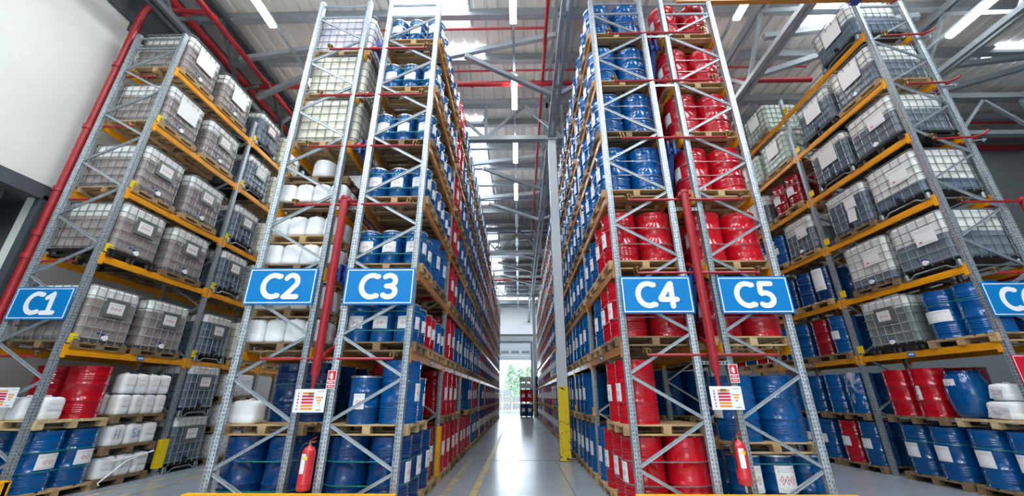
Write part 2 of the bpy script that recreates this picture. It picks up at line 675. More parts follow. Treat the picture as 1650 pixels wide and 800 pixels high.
# yard outside the door
m = MB()
m.box(-30, 30, YE + 0.3, 100, -0.3, -0.02)
struct('ground_yard', m, ['yard'])

# floor markings
m = MB()
m.box(-0.86, -0.74, 4.0, 45, 0.0, 0.003)
struct('floor_marking_1', m, ['line'])
m = MB()
m.box(-1.36, -1.24, 4.0, 11.5, 0.0, 0.003)
struct('floor_marking_2', m, ['line2'])
m = MB()
m.box(-7.30, -7.20, 4.0, 24, 0.0, 0.003)
struct('floor_marking_3', m, ['line2'])
m = MB()
m.box(-6.75, -6.65, 4.0, 24, 0.0, 0.003)
struct('floor_marking_4', m, ['line2'])
m = MB()
m.box(-1.5, 1.6, 11.50, 11.525, 0.0, 0.003)
struct('floor_joint_1', m, ['joint'])
m = MB()
m.box(0.93, 0.945, 4, 11.5, 0.0, 0.003)
struct('floor_joint_2', m, ['joint'])

# ------------------------------------------------------------------ roof steel
m = MB()
y = -9.4
while y < YE:
    if all(abs(y - c) > 0.5 for c in (11.46, 34.4)):
        m.box(-13, XR if y < 14 else 9.6, y - 0.04, y + 0.04, ROOF - 0.32, ROOF - 0.02)
        m.box(-13, XR if y < 14 else 9.6, y - 0.09, y + 0.09, ROOF - 0.33, ROOF - 0.31)
    y += 1.58
struct('ceiling_purlins', m, ['steel'])


def truss_x(y, x0, x1, n, zb=10.0, zt=11.55):
    m = MB()
    m.box(x0, x1, y - 0.11, y + 0.11, zb, zb + 0.16)
    m.box(x0, x1, y - 0.14, y + 0.14, zt, zt + 0.22)
    w = (x1 - x0) / n
    for i in range(n):
        a, b = x0 + i * w, x0 + (i + 1) * w
        c = (a + b) / 2
        m.bar((a, y, zb + 0.1), (c, y, zt), 0.10, 0.10, up=(0, 1, 0))
        m.bar((c, y, zt), (b, y, zb + 0.1), 0.10, 0.10, up=(0, 1, 0))
        m.box(a - 0.05, a + 0.05, y - 0.05, y + 0.05, zb + 0.1, zt)
    return m


for i, y in enumerate((0.0, 11.46, 23.0, 34.4)):
    struct('ceiling_truss_%d' % (i + 1), truss_x(y, -9.4, 9.55 if y > 14 else XR - 0.4, 7 if y > 14 else 12), ['steel'])


def girder_y(x, y0, y1, n, zb=10.0, zt=11.55):
    m = MB()
    for dx in (-0.09, 0.09):
        m.box(x + dx - 0.05, x + dx + 0.05, y0, y1, zb, zb + 0.14)
        m.box(x + dx - 0.05, x + dx + 0.05, y0, y1, zt, zt + 0.14)
    w = (y1 - y0) / n
    for i in range(n):
        a, b = y0 + i * w, y0 + (i + 1) * w
        c = (a + b) / 2
        m.bar((x, a, zb + 0.1), (x, c, zt), 0.09, 0.09, up=(1, 0, 0))
        m.bar((x, c, zt), (x, b, zb + 0.1), 0.09, 0.09, up=(1, 0, 0))
    return m


for i, (x, y1) in enumerate(((1.17, YE), (-8.35, YE), (6.75, YE), (11.9, 14.0))):
    struct('ceiling_girder_%d' % (i + 1), girder_y(x, YB, y1, 24 if y1 > 20 else 10), ['darksteel' if i == 1 else 'steel'])
# horizontal wind braces running from the girder out over the aisles
BR = []
for y in (9.3, 15.2, 18.4, 24.5, 27.6, 31.0):
    BR += [((1.1, y + 0.35, 10.35), (-1.5, y - 0.9, 10.7), 0.12, 0.14), ((1.1, y - 1.1, 11.2), (-3.2, y - 0.1, 11.3), 0.12, 0.16), ((1.25, y + 0.35, 10.35), (3.2, y - 0.6, 10.8), 0.12, 0.14)]
for x0, y in ((-8.3, 8.6), (6.75, 8.1), (11.9, 9.4)):
    BR += [((x0 + 0.1, y, 10.9), (x0 + 4.0, y - 0.4, 11.1), 0.13, 0.16), ((x0 + 0.1, y + 1.0, 10.4), (x0 + 4.0, y - 0.2, 11.0), 0.13, 0.16)]
for i, b in enumerate(BR):
    struct('ceiling_brace_%d' % (i + 1), MB().bar(*b), ['steel'])



def column(n, x, y, ztop):
    t = tag(obj('column_%d' % n, None, None, (x, y, 0)), kind='structure')
    m = MB()
    m.box(-0.13, 0.13, -0.13, 0.13, 0, ztop)
    m.box(-0.2, 0.2, -0.2, 0.2, ztop - 0.06, ztop)
    obj('column_shaft', m.mesh('column_shaft', ['column']), t)
    m = MB()
    m.box(-0.14, 0.14, -0.14, 0.14, 0, 1.82)
    obj('column_foot', m.mesh('column_foot', ['colfoot']), t)
    m = MB()
    m.box(-0.16, 0.16, -0.16, 0.16, 0, 0.015)
    obj('column_plate', m.mesh('column_plate', ['darksteel']), t)


column(1, 1.19, 11.46, 10.0)
column(2, 1.33, 34.4, 10.0)

# rooflights: glazed strips in the deck between purlins; last two added to brighten the end wall
SKY = [(-3.6, -1.35, 2.2, 8.45), (-2.6, -1.0, 9.25, 9.6), (-3.6, -1.35, 12.6, 20.0), (-3.6, -1.35, 23.5, 27.5), (-3.6, -1.35, 29.5, 33.5),
       (8.3, 10.3, 2.2, 8.62), (15.1, 18.5, 9.45, 9.95), (-3.6, -1.35, -8, -1), (4.5, 6.4, -8, 4.5), (-8.0, -5.6, -8, 3.5), (3.6, 5.4, 15, 21), (-3.6, -1.35, 36.5, 43.5), (2.2, 4.4, 36.5, 43.5)]
for i, (a, b, c, d) in enumerate(SKY):
    w = tag(obj('window_%d' % (i + 1), None, None, ((a + b) / 2, (c + d) / 2, ROOF - 0.06)), kind='structure')
    m = MB()
    m.box(-(b - a) / 2, (b - a) / 2, -(d - c) / 2, (d - c) / 2, 0.0, 0.02)
    obj('window_pane', m.mesh('window_pane', ['sky']), w)
    m = MB()
    for sx in (-1, 1):
        m.box(sx * (b - a) / 2 - 0.04, sx * (b - a) / 2 + 0.04, -(d - c) / 2, (d - c) / 2, -0.04, 0.03)
    obj('window_frame', m.mesh('window_frame', ['galv']), w)

# fluorescent luminaires on trunking
m = MB()
m.box(-0.06, 0.06, -0.745, 0.745, 0.05, 0.12)
m.box(-0.05, 0.05, -0.75, 0.75, 0.035, 0.055)
me_house = m.mesh('lamp_housing', ['white'])
m = MB()
m.box(-0.085, 0.085, -0.74, 0.74, -0.02, 0.034)
me_on = m.mesh('lamp_diffuser', ['tube'])
me_off = m.mesh('lamp_diffuser_unlit', ['tubeoff'])
rows = [(-0.1, 'over the centre aisle'), (-6.45, 'over the aisle of the C1 rack'), (5.68, 'over the aisle between C5 and C6'), (11.75, 'high beyond the C6 rack')]
for x, where in rows:
    y = 6.65
    i = 0
    while y < (13 if x > 6 else 40):
        lit = y < 17.5
        front = y > 4
        if x > 11 or abs(x) < 1 or y < 14:
            i += 1 if front else 0
            lab = ('lit' if lit else 'unlit') + ' long fluorescent light, %s in the row %s' % (ORD[i], where)
            yy = y + (0.65 if x > 11 else 0)
            t = thing('fluorescent_light', lab, 'light', (x, yy, 10.7), 0, 'fluorescent lights on the roof trunking')
            obj('housing', me_house, t)
            obj('diffuser', me_on if lit else me_off, t)
        y += 3.25
    m = MB()
    m.box(x - 0.03, x + 0.03, YB + 1, (13.6 if x > 6 else YE - 1), 10.82, 10.90)
    y = -6.0
    while y < (13 if x > 6 else YE - 1):
        m.box(x - 0.008, x + 0.008, y - 0.008, y + 0.008, 10.9, ROOF - 0.3)
        y += 3.16
    tag(obj('lighting_trunking', m.mesh('lighting_trunking', ['galv'])), 'galvanised lighting trunking hung from the roof ' + where, 'trunking')

# ------------------------------------------------------------------ pipes under the roof
def pipe(label, path, r, mat='pipe', clamps=()):
    t = thing('sprinkler_main', label, 'pipe', path[0])
    b = Vector(path[0])
    m = MB()
    m.tube([Vector(p) - b for p in path], r, 12)
    obj('pipe_run', m.mesh('pipe_run', [mat], 40), t)
    for c, ax in clamps:
        m = MB()
        d = Vector(ax) * 0.05
        m.tube([Vector(c) - b - d, Vector(c) - b + d], r * 1.28, 12)
        obj('coupling', m.mesh('coupling', [mat], 40), t)
    return t


X, Y = (1, 0, 0), (0, 1, 0)
pipe('thick red sprinkler main crossing under the roof over the centre aisle', [(-8.6, 9.75, 10.95), (9.3, 9.75, 10.95)], 0.085, clamps=[((-1.45, 9.75, 10.95), X), ((0.5, 9.75, 10.95), X), ((6.8, 9.75, 10.95), X)])
pipe('thin red pipe crossing under the roof nearest the camera', [(-5.0, 8.16, 11.45), (0.78, 8.16, 11.45)], 0.035)
pipe('thin red pipe under the roof just before the thick red main', [(-5.5, 9.75, 11.5), (9.3, 9.75, 11.5)], 0.032)
pipe('red pipe running along under the roof beside the column line', [(0.78, 3.0, 10.95), (0.8, 24, 10.95)], 0.05, clamps=[((0.78, 8.2, 10.95), Y)])
pipe('red pipe running along the roof above the C1 rack aisle side', [(-7.75, 2.0, 10.6), (-7.75, 22, 10.6)], 0.075, clamps=[((-7.75, 7.0, 10.6), Y), ((-7.75, 9.2, 10.6), Y)])
pipe('thickest red main running along the roof by the white wall', [(-8.75, 5.5, 10.95), (-8.75, 22, 10.95)], 0.11)
pipe('red cross pipe joining the mains above the C1 rack', [(-9.08, 6.62, 10.5), (-7.75, 6.9, 10.6)], 0.06)
pipe('short red cross main between C1 and C2 racks near the roof', [(-7.75, 11.2, 10.6), (-4.6, 11.2, 10.6)], 0.085)
pipe('red standpipe rising up the white wall beside the C1 rack', [(-9.1, 6.62, 0.0), (-9.1, 6.62, 10.25), (-9.05, 6.62, 10.42), (-8.9, 6.62, 10.5)], 0.075,
     clamps=[((-9.1, 6.62, 8.6), (0, 0, 1)), ((-9.1, 6.62, 6.9), (0, 0, 1)), ((-9.1, 6.62, 5.4), (0, 0, 1)), ((-9.1, 6.62, 4.45), (0, 0, 1)), ((-9.1, 6.62, 4.0), (0, 0, 1))])
pipe('upper dark red main crossing in front of the grey end wall', [(9.2, 13.2, 11.3), (XR - 0.5, 13.2, 11.3)], 0.12)
pipe('lower dark red main crossing in front of the grey end wall', [(9.2, 13.75, 11.1), (XR - 0.5, 13.75, 11.1)], 0.12)
pipe('thin dark red pipe crossing the roof beyond the C6 rack', [(9.2, 12.4, 11.3), (XR - 0.5, 12.4, 11.3)], 0.05)
pipe('red pipe crossing at the far end under the roof', [(-8.5, 32.0, 10.9), (9.0, 32.0, 10.9)], 0.09)
pipe('red pipe rising to the roof behind the C6 rack', [(9.35, 8.0, 11.2), (10.8, 6.2, 11.4)], 0.06)


# ------------------------------------------------------------------ racks
def post_mesh(h, side):
    """open upright section 0.09 x 0.10, its lipped mouth to the inside (side = +1 or -1 gives the closed face)"""
    m = MB()
    a, b = 0.045, 0.05
    pts = [(a * side, -b), (a * side, b), (a * side * 0.1, b), (-a * side, b * 0.72), (-a * side, b * 0.5), (-a * side * 0.9, b * 0.5),
           (-a * side * 0.9, -b * 0.5), (-a * side, -b * 0.5), (-a * side, -b * 0.72), (a * side * 0.1, -b)]
    n = len(pts)
    vs = [(p[0], p[1], 0) for p in pts] + [(p[0], p[1], h) for p in pts]
    fs = [(i, (i + 1) % n, (i + 1) % n + n, i + n) for i in range(n)] + [tuple(range(n, 2 * n)), tuple(range(n))[::-1]]
    if side < 0:
        fs = [f[::-1] for f in fs]
    m.add(vs, fs)
    return m.mesh('upright_post', ['perf'])


m = MB()
m.box(-0.08, 0.08, -0.08, 0.08, 0, 0.012)
m.tube([(0.06, 0.06, 0.0), (0.06, 0.06, 0.05)], 0.01, 6)
m.tube([(-0.06, -0.06, 0.0), (-0.06, -0.06, 0.05)], 0.01, 6)
me_foot = m.mesh('foot_plate', ['galv'])


def brace_mesh(p, q):
    m = MB()
    p, q = Vector(p), Vector(q)
    d = (q - p).normalized()
    n = d.cross(Vector((0, 1, 0)))
    # lipped channel: a web with two flanges
    m.bar(p, q, 0.02, 0.042, up=n)
    m.bar(p + n * 0.018 + Vector((0, -0.014, 0)), q + n * 0.018 + Vector((0, -0.014, 0)), 0.018, 0.006, up=n)
    m.bar(p - n * 0.018 + Vector((0, -0.014, 0)), q - n * 0.018 + Vector((0, -0.014, 0)), 0.018, 0.006, up=n)
    return m


def beam_mesh(L, mat):
    """stepped box beam along y with hooked end connectors"""
    m = MB()
    m.box(-0.025, 0.025, 0.0, L, -0.12, 0.0)
    m.box(-0.03, 0.03, 0.0, L, -0.085, -0.035)
    for y in (0.0, L - 0.03):
        m.box(-0.032, 0.032, y - 0.02, y + 0.05, -0.17, 0.05)
    return m.mesh('beam', [mat])


RACKS = {
    'C1': dict(x=(-8.83, -7.76), y0=6.57, bay=2.68, lv=[2.35, 4.02, 5.38, 7.0, 8.5], h=9.48, n=4, face=1, mat='beam', ph=1, z0=0.62, sgn=1,
               label='tall pallet rack C1 of totes along the white wall, galvanised posts and yellow beams'),
    'C2': dict(x=(-4.16, -3.15), y0=5.87, bay=2.72, lv=[2.2, 3.46, 4.62, 5.9, 7.03, 8.14], h=9.5, n=3, face=-1, mat='beam', ph=0, z0=0.62,
               label='tall pallet rack C2 of white cans and totes, galvanised posts, back to back with C3'),
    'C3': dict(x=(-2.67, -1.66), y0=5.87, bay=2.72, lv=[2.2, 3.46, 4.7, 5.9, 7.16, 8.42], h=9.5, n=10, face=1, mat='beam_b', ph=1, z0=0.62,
               label='long pallet rack C3 of blue and red drums lining the centre aisle'),
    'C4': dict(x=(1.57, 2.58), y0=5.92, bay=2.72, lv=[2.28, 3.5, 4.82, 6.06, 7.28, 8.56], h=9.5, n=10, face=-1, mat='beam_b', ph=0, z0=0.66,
               label='long pallet rack C4 of drums behind the grey column, facing rack C3'),
    'C5': dict(x=(3.06, 4.06), y0=5.95, bay=2.72, lv=[2.28, 3.5, 4.82, 6.06, 7.23, 8.54], h=9.5, n=3, face=1, mat='beam', ph=1, z0=0.66,
               label='tall pallet rack C5 of red drums, back to back with rack C4'),
    'C6': dict(x=(7.97, 9.0), y0=6.65, bay=2.9, lv=[2.42, 3.74, 5.12, 6.53, 7.94, 9.32], h=10.25, n=3, face=-1, mat='beam', ph=0, z0=0.66,
               label='tall pallet rack C6 of slate totes with bright yellow beams'),
}
meshes = {}


def cached(key, fn):
    if key not in meshes:
        meshes[key] = fn()
    return meshes[key]


def build_rack(nm, R):
    xl, xr = R['x']
    y0, bay, h = R['y0'], R['bay'], R['h']
    root = thing('pallet_rack', R['label'], 'pallet rack', (xl, y0, 0))
    w = xr - xl
    for i in range(R['n'] + 1):
        hh = h
        if nm == 'C1' and i:
            hh = 9.15
        if nm == 'C6' and i:
            hh = 9.95
        for x, s in ((0, 1), (w, -1)):
            # closed face turned away from the frame
            p = obj('upright_post', cached(('post', hh, -s), lambda: post_mesh(hh, -s)), root, (x, i * bay, 0))
            if i < 3:
                obj('foot_plate', me_foot, p)
        z0 = R['z0']
        if i == 0:
            k = 0
            z = z0
            nodes = []
            while z < h - 0.35:
                nodes.append(((0.03 if (k + R['ph']) % 2 == 0 else w - 0.03), z))
                z += 0.6
                k += 1
            first = nodes[0]
            o = w - 0.03 if first[0] < 0.1 else 0.03
            nodes.insert(0, (o, first[1] - 0.55))
            for a, b in zip(nodes[:-1], nodes[1:]):
                up = 0.02
                obj('diagonal_brace', brace_mesh((a[0], 0, a[1] + up), (b[0], 0, b[1] - up)).mesh('diagonal_brace', ['galv']), root)
            for zz in (nodes[-1][1] + 0.03, h - 0.12):
                obj('cross_brace', brace_mesh((0.03, 0, zz), (w - 0.03, 0, zz)).mesh('cross_brace', ['galv']), root)
        else:
            m = MB()
            z = z0
            k = i + R['ph']
            while z < hh - 0.7:
                a, b = (0.03, w - 0.03) if k % 2 == 0 else (w - 0.03, 0.03)
                m.bar((a, 0, z), (b, 0, z + 0.6), 0.03, 0.05, up=(0, 1, 0))
                z += 0.6
                k += 1
            obj('frame_bracing', m.mesh('frame_bracing', ['galv']), root, (0, i * bay, 0))
    fx = w if R['face'] > 0 else 0.0
    bx = 0.0 if R['face'] > 0 else w
    for j, z in enumerate(R['lv']):
        for i in range(R['n']):
            if nm == 'C6' and j == 5 and i > 1:
                continue
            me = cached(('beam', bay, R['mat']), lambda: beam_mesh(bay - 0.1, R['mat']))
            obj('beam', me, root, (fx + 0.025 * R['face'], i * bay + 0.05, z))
            if i < 3:
                obj('beam', me, root, (bx - 0.025 * R['face'], i * bay + 0.05, z))
    # yellow pallet stop plates at the beam ends
    if nm in ('C1', 'C6'):
        for i in range(0, 2):
            for j, z in enumerate(R['lv']):
                if (i == 0 and nm == 'C6') or (i == 0 and j == len(R['lv']) - 1):
                    continue
                m = MB()
                m.box(-0.01, 0.01, 0.0, 0.15, 0.0, 0.16)
                obj('stop_plate', m.mesh('stop_plate', ['yellow']), root, (fx + R['face'] * 0.04, i * bay + (0.06 if nm == 'C1' else -0.2), z + 0.08))
    # small blue location plates on the lowest beams
    for i in range(min(R['n'], 3)):
        if nm in ('C1', 'C3', 'C4', 'C6'):
            m = MB()
            m.box(-0.004, 0.004, 0, 0.16, -0.045, 0.045, 0)
            for q in range(4):
                m.box(-0.006, 0.006, 0.025 + q * 0.03, 0.045 + q * 0.03, -0.02, 0.02, 1)
            obj('location_plate', m.mesh('location_plate', ['signblue', 'white']), root, (fx + R['face'] * 0.055, i * bay + bay * 0.52, R['lv'][0] - 0.06))
    # column guards
    if nm == 'C3':
        for i in (1, 4, 5, 6, 7, 8):
            m = MB()
            m.box(-0.01, 0.02, -0.07, 0.07, 0.02, 1.0 if i == 1 else 0.75)
            m.box(-0.06, 0.02, -0.08, -0.065, 0.02, 1.0 if i == 1 else 0.75)
            obj('post_guard', m.mesh('post_guard', ['amber' if i == 1 else 'yellow']), root, (fx + 0.06, i * bay, 0))
    if nm == 'C4':
        for i in (1, 2):
            m = MB()
            m.box(-0.012, 0.012, -0.07, 0.07, 0.0, 0.16)
            obj('stop_plate', m.mesh('stop_plate', ['amber']), root, (fx - 0.06, i * bay - 0.02, 1.2))
    if nm == 'C1':
        m = MB()
        m.box(-0.015, 0.02, -0.09, 0.09, 0.14, 0.70)
        m.box(-0.08, 0.02, -0.10, -0.085, 0.14, 0.70)
        obj('post_guard', m.mesh('post_guard', ['yellow']), root, (fx + 0.06, bay, 0))
    return root


for nm, R in RACKS.items():
    build_rack(nm, R)


def end_guard(label, x0, x1, y):
    t = thing('rack_end_guard', label, 'guard rail', (x0, y, 0))
    L = x1 - x0
    m = MB()
    m.box(0, L, -0.03, 0.03, 0.22, 0.40)
    m.box(0, L, -0.05, 0.05, 0.385, 0.415)
    obj('rail', m.mesh('rail', ['amber']), t)
    for x in (0.06, L - 0.06):
        m = MB()
        m.box(x - 0.06, x + 0.06, -0.02, 0.06, 0, 0.40)
        m.box(x - 0.1, x + 0.1, -0.08, 0.1, 0, 0.015)
        obj('guard_post', m.mesh('guard_post', ['amber']), t)


end_guard('amber guard rail at the foot of racks C2 and C3', -4.25, -1.56, 5.62)
end_guard('amber guard rail at the foot of racks C4 and C5', 1.45, 4.2, 5.66)
end_guard('amber guard at the foot of rack C1', -8.95, -7.42, 6.33)

# ------------------------------------------------------------------ signs
def glyph(ch):
    """strokes of a bold rounded letter in a box 0..w x 0..1"""
    arc = lambda cx, cy, rx, ry, a0, a1, n=16: [(cx + rx * cos(radians(a0 + (a1 - a0) * i / n)), cy + ry * sin(radians(a0 + (a1 - a0) * i / n))) for i in range(n + 1)]
    if ch == 'C':
        return 0.74, [[(0.68, 0.86)] + arc(0.46, 0.5, 0.36, 0.40, 62, 298, 24) + [(0.68, 0.14)]]
    if ch == '1':
        return 0.5, [[(0.30, 0.90), (0.30, 0.10)], [(0.08, 0.72), (0.30, 0.88)], [(0.06, 0.10), (0.54, 0.10)]]
    if ch == '2':
        return 0.62, [arc(0.30, 0.66, 0.22, 0.24, 150, -28, 14) + [(0.12, 0.11)], [(0.10, 0.10), (0.56, 0.10)]]
    if ch == '3':
        return 0.62, [arc(0.28, 0.70, 0.22, 0.20, 135, -84, 14), arc(0.28, 0.30, 0.24, 0.20, 84, -140, 14), [(0.20, 0.50), (0.30, 0.50)]]
    if ch == '4':
        return 0.68, [[(0.48, 0.08), (0.48, 0.90)], [(0.44, 0.88), (0.08, 0.36)], [(0.08, 0.32), (0.64, 0.32)]]
    if ch == '5':
        return 0.62, [[(0.54, 0.90), (0.16, 0.90)], [(0.16, 0.90), (0.14, 0.56)], arc(0.28, 0.33, 0.26, 0.23, 118, -130, 16)]
    if ch == '6':
        return 0.64, [arc(0.52, 0.36, 0.42, 0.54, 100, 180, 8)[0:9] + arc(0.33, 0.33, 0.23, 0.23, 170, 366, 14), arc(0.33, 0.33, 0.23, 0.23, 360, 545, 14)]


def stroke_mesh(m, pts, w, ox, oz, s, mat=0, y0=-0.012, y1=0.0):
    """flat rounded stroke in the xz plane with a little thickness"""
    n = len(pts)
    P = [Vector((ox + p[0] * s, oz + p[1] * s)) for p in pts]
    L, Rr = [], []
    for i in range(n):
        d0 = (P[i] - P[i - 1]).normalized() if i else None
        d1 = (P[i + 1] - P[i]).normalized() if i < n - 1 else None
        if d0 is None:
            d0 = d1
        if d1 is None:
            d1 = d0
        n0 = Vector((-d0.y, d0.x))
        n1 = Vector((-d1.y, d1.x))
        b = n0 + n1
        if b.length < 0.2:
            b = n0
        b.normalize()
        k = min(1.6, 1 / max(0.3, b.dot(n0)))
        L.append(P[i] + b * (w / 2 * k))
        Rr.append(P[i] - b * (w / 2 * k))
    # round the two ends
    def cap(c, d):
        a = math.atan2(d.y, d.x)
        return [c + Vector((cos(a + pi / 2 - pi * t / 6), sin(a + pi / 2 - pi * t / 6))) * (w / 2) for t in range(1, 6)]
    for i in range(n - 1):
        q = [Rr[i], Rr[i + 1], L[i + 1], L[i]]
        vs = [(p.x, y0, p.y) for p in q] + [(p.x, y1, p.y) for p in q]
        m.add(vs, [(0, 1, 2, 3), (0, 4, 5, 1), (2, 6, 7, 3)], mat)
    e = cap(P[-1], (P[-1] - P[-2]).normalized())
    s0 = cap(P[0], (P[0] - P[1]).normalized())
    for c, ring, a, b in ((P[-1], e, L[-1], Rr[-1]), (P[0], s0, Rr[0], L[0])):
        pl = [a] + ring + [b]
        vs = [(p.x, y0, p.y) for p in pl]
        m.add(vs, [tuple(range(len(pl)))[::-1]], mat)


def aisle_sign(text, xc, y, zc, w=1.1, h=0.58):
    t = thing('aisle_sign', 'blue rectangular aisle sign reading %s fixed across the rack end frame' % text, 'sign', (xc, y, zc))
    m = MB()
    m.box(-w / 2, w / 2, -0.006, 0.006, -h / 2, h / 2)
    obj('panel', m.mesh('panel', ['signblue']), t)
    m = MB()
    a, b, k = w / 2 - 0.022, h / 2 - 0.022, 0.014
    for bx in ((-a, a, -b, -b + k), (-a, a, b - k, b), (-a, -a + k, -b + k, b - k), (a - k, a, -b + k, b - k)):
        m.box(bx[0], bx[1], -0.010, -0.0055, bx[2], bx[3])
    obj('border', m.mesh('border', ['white']), t)
    s = h * 0.74
    ws = [glyph(c) for c in text]
    tot = (sum(g[0] for g in ws) + 0.07) * s
    x = -tot / 2 - 0.01
    for c, g in zip(text, ws):
        m = MB()
        for q, st in enumerate(g[1]):
            stroke_mesh(m, st, 0.185 * s, x, -s / 2, s, 0, -0.012 - 0.0012 * q, -0.006)
        obj('letter' if c == 'C' else 'numeral', m.mesh('letter_' + c, ['white']), t)
        x += (g[0] + 0.07) * s
    for sx in (-1, 1):
        m = MB()
        m.tube([(sx * (w / 2 - 0.03), 0.0, h / 2 - 0.01), (sx * (w / 2 - 0.03), 0.0, h / 2 + 0.03)], 0.006, 6)
        obj('fixing', m.mesh('fixing', ['galv']), t)


aisle_sign('C1', -8.31, 6.505, 3.08, 1.04, 0.57)
aisle_sign('C2', -3.70, 5.795, 3.17, 1.08, 0.58)
aisle_sign('C3', -2.16, 5.795, 3.16, 1.08, 0.58)
aisle_sign('C4', 2.11, 5.845, 3.02, 1.08, 0.58)
aisle_sign('C5', 3.61, 5.875, 3.02, 1.08, 0.58)
aisle_sign('C6', 8.43, 6.57, 3.10, 1.08, 0.58)


def poster(label, x, y, z, w=0.43, h=0.30):
    t = thing('notice_board', label, 'notice', (x, y, z))
    m = MB()
    m.box(-w / 2, w / 2, -0.004, 0.004, -h / 2, h / 2)
    obj('board', m.mesh('board', ['white']), t)
    m = MB()
    cols = [1, 2, 2, 2, 1, 1]
    for i in range(6):
        z0 = h / 2 - 0.055 - i * 0.04
        m.box(-w * 0.26, w * 0.12, -0.006, -0.0041, z0 - 0.013, z0 + 0.013, cols[i] - 1)
    obj('printed_lines', m.mesh('printed_lines', ['orange', 'printred']), t)
    m = MB()
    for i in range(6):
        z0 = h / 2 - 0.055 - i * 0.04
        a = -w * 0.38
        if i in (1, 2, 3):
            m.lathe([(0, 0), (0.012, 0), (0.012, 0.002), (0, 0.002)], 10)
            m.v[-22:] = [(a + p[0], -0.0042 - abs(p[2]), z0 + p[1]) for p in m.v[-22:]]
        else:
            m.add([(a - 0.014, -0.006, z0 - 0.012), (a + 0.014, -0.006, z0 - 0.012), (a, -0.006, z0 + 0.013)], [(0, 1, 2)])
    obj('warning_symbols', m.mesh('warning_symbols', ['printred']), t)
    m = MB()
    for r in range(3):
        n = 3 - r if r < 2 else 1
        for i in range(3 if r == 0 else 2 if r == 1 else 1):
            cx = w * 0.30 + (i - ((3 if r == 0 else 2 if r == 1 else 1) - 1) / 2) * 0.035
            zz = h / 2 - 0.11 - r * 0.036
            m.box(cx - 0.014, cx + 0.014, -0.006, -0.0041, zz - 0.011, zz + 0.011)
    obj('stacking_diagram', m.mesh('stacking_diagram', ['orange']), t)
    m = MB()
    m.box(w * 0.22, w * 0.44, -0.006, -0.0041, h / 2 - 0.035, h / 2 - 0.028)
    m.box(w * 0.24, w * 0.40, -0.006, -0.0041, -h / 2 + 0.025, -h / 2 + 0.035)
    obj('small_print', m.mesh('small_print', ['grey']), t)


poster('white notice board with orange and red lines between racks C2 and C3', -2.89, 5.70, 1.51)
poster('white notice board with orange and red lines between racks C4 and C5', 2.83, 5.74, 1.545)
poster('white notice board with orange and red lines on the C1 rack frame', -8.25, 6.50, 1.55)


def fire_sign(label, x, y, z, w=0.125, h=0.25):
    t = thing('fire_extinguisher_sign', label, 'sign', (x, y, z))
    m = MB()
    m.box(-w / 2, w / 2, -0.003, 0.003, -h / 2, h / 2)
    obj('panel', m.mesh('panel', ['white']), t)
    m = MB()
    m.box(-w / 2 + 0.008, w / 2 - 0.008, -0.005, -0.0031, -0.01, h / 2 - 0.008)
    m.box(-w / 2 + 0.008, w / 2 - 0.008, -0.005, -0.0031, -0.06, -0.025)
    m.box(-w / 2 + 0.008, w / 2 - 0.008, -0.005, -0.0031, -h / 2 + 0.012, -0.075)
    obj('red_field', m.mesh('red_field', ['signred']), t)
    m = MB()
    m.box(-0.016, 0.016, -0.007, -0.0051, 0.005, 0.075)
    m.box(-0.008, 0.008, -0.007, -0.0051, 0.075, 0.095)
    m.bar((0.0, -0.006, 0.09), (-0.03, -0.006, 0.07), 0.002, 0.006)
    m.bar((-0.03, -0.006, 0.07), (-0.032, -0.006, 0.02), 0.002, 0.006)
    obj('extinguisher_symbol', m.mesh('extinguisher_symbol', ['white']), t)
    m = MB()
    for q, zz in ((0, -0.043), (1, -0.094)):
        for i in range(6):
            m.box(-0.036 + i * 0.0125, -0.0275 + i * 0.0125, -0.007, -0.0051, zz - 0.006, zz + 0.006)
    obj('caption', m.mesh('caption', ['white']), t)


fire_sign('red and white fire extinguisher sign on the post of rack C3', -2.68, 5.80, 1.79)
fire_sign('red and white fire extinguisher sign on the post of rack C5', 3.06, 5.875, 1.87)

t = thing('warning_sign', 'red sign with white border low on the post of rack C6', 'sign', (8.02, 6.57, 2.0))
m = MB()
m.box(-0.15, 0.25, -0.004, 0.004, -0.28, 0.19)
obj('panel', m.mesh('panel', ['signred']), t)
m = MB()
for bx in ((-0.135, 0.235, 0.165, 0.175), (-0.135, 0.235, -0.265, -0.255), (-0.135, -0.125, -0.255, 0.165), (0.225, 0.235, -0.255, 0.165)):
    m.box(bx[0], bx[1], -0.006, -0.0041, bx[2], bx[3])
obj('border', m.mesh('border', ['white']), t)


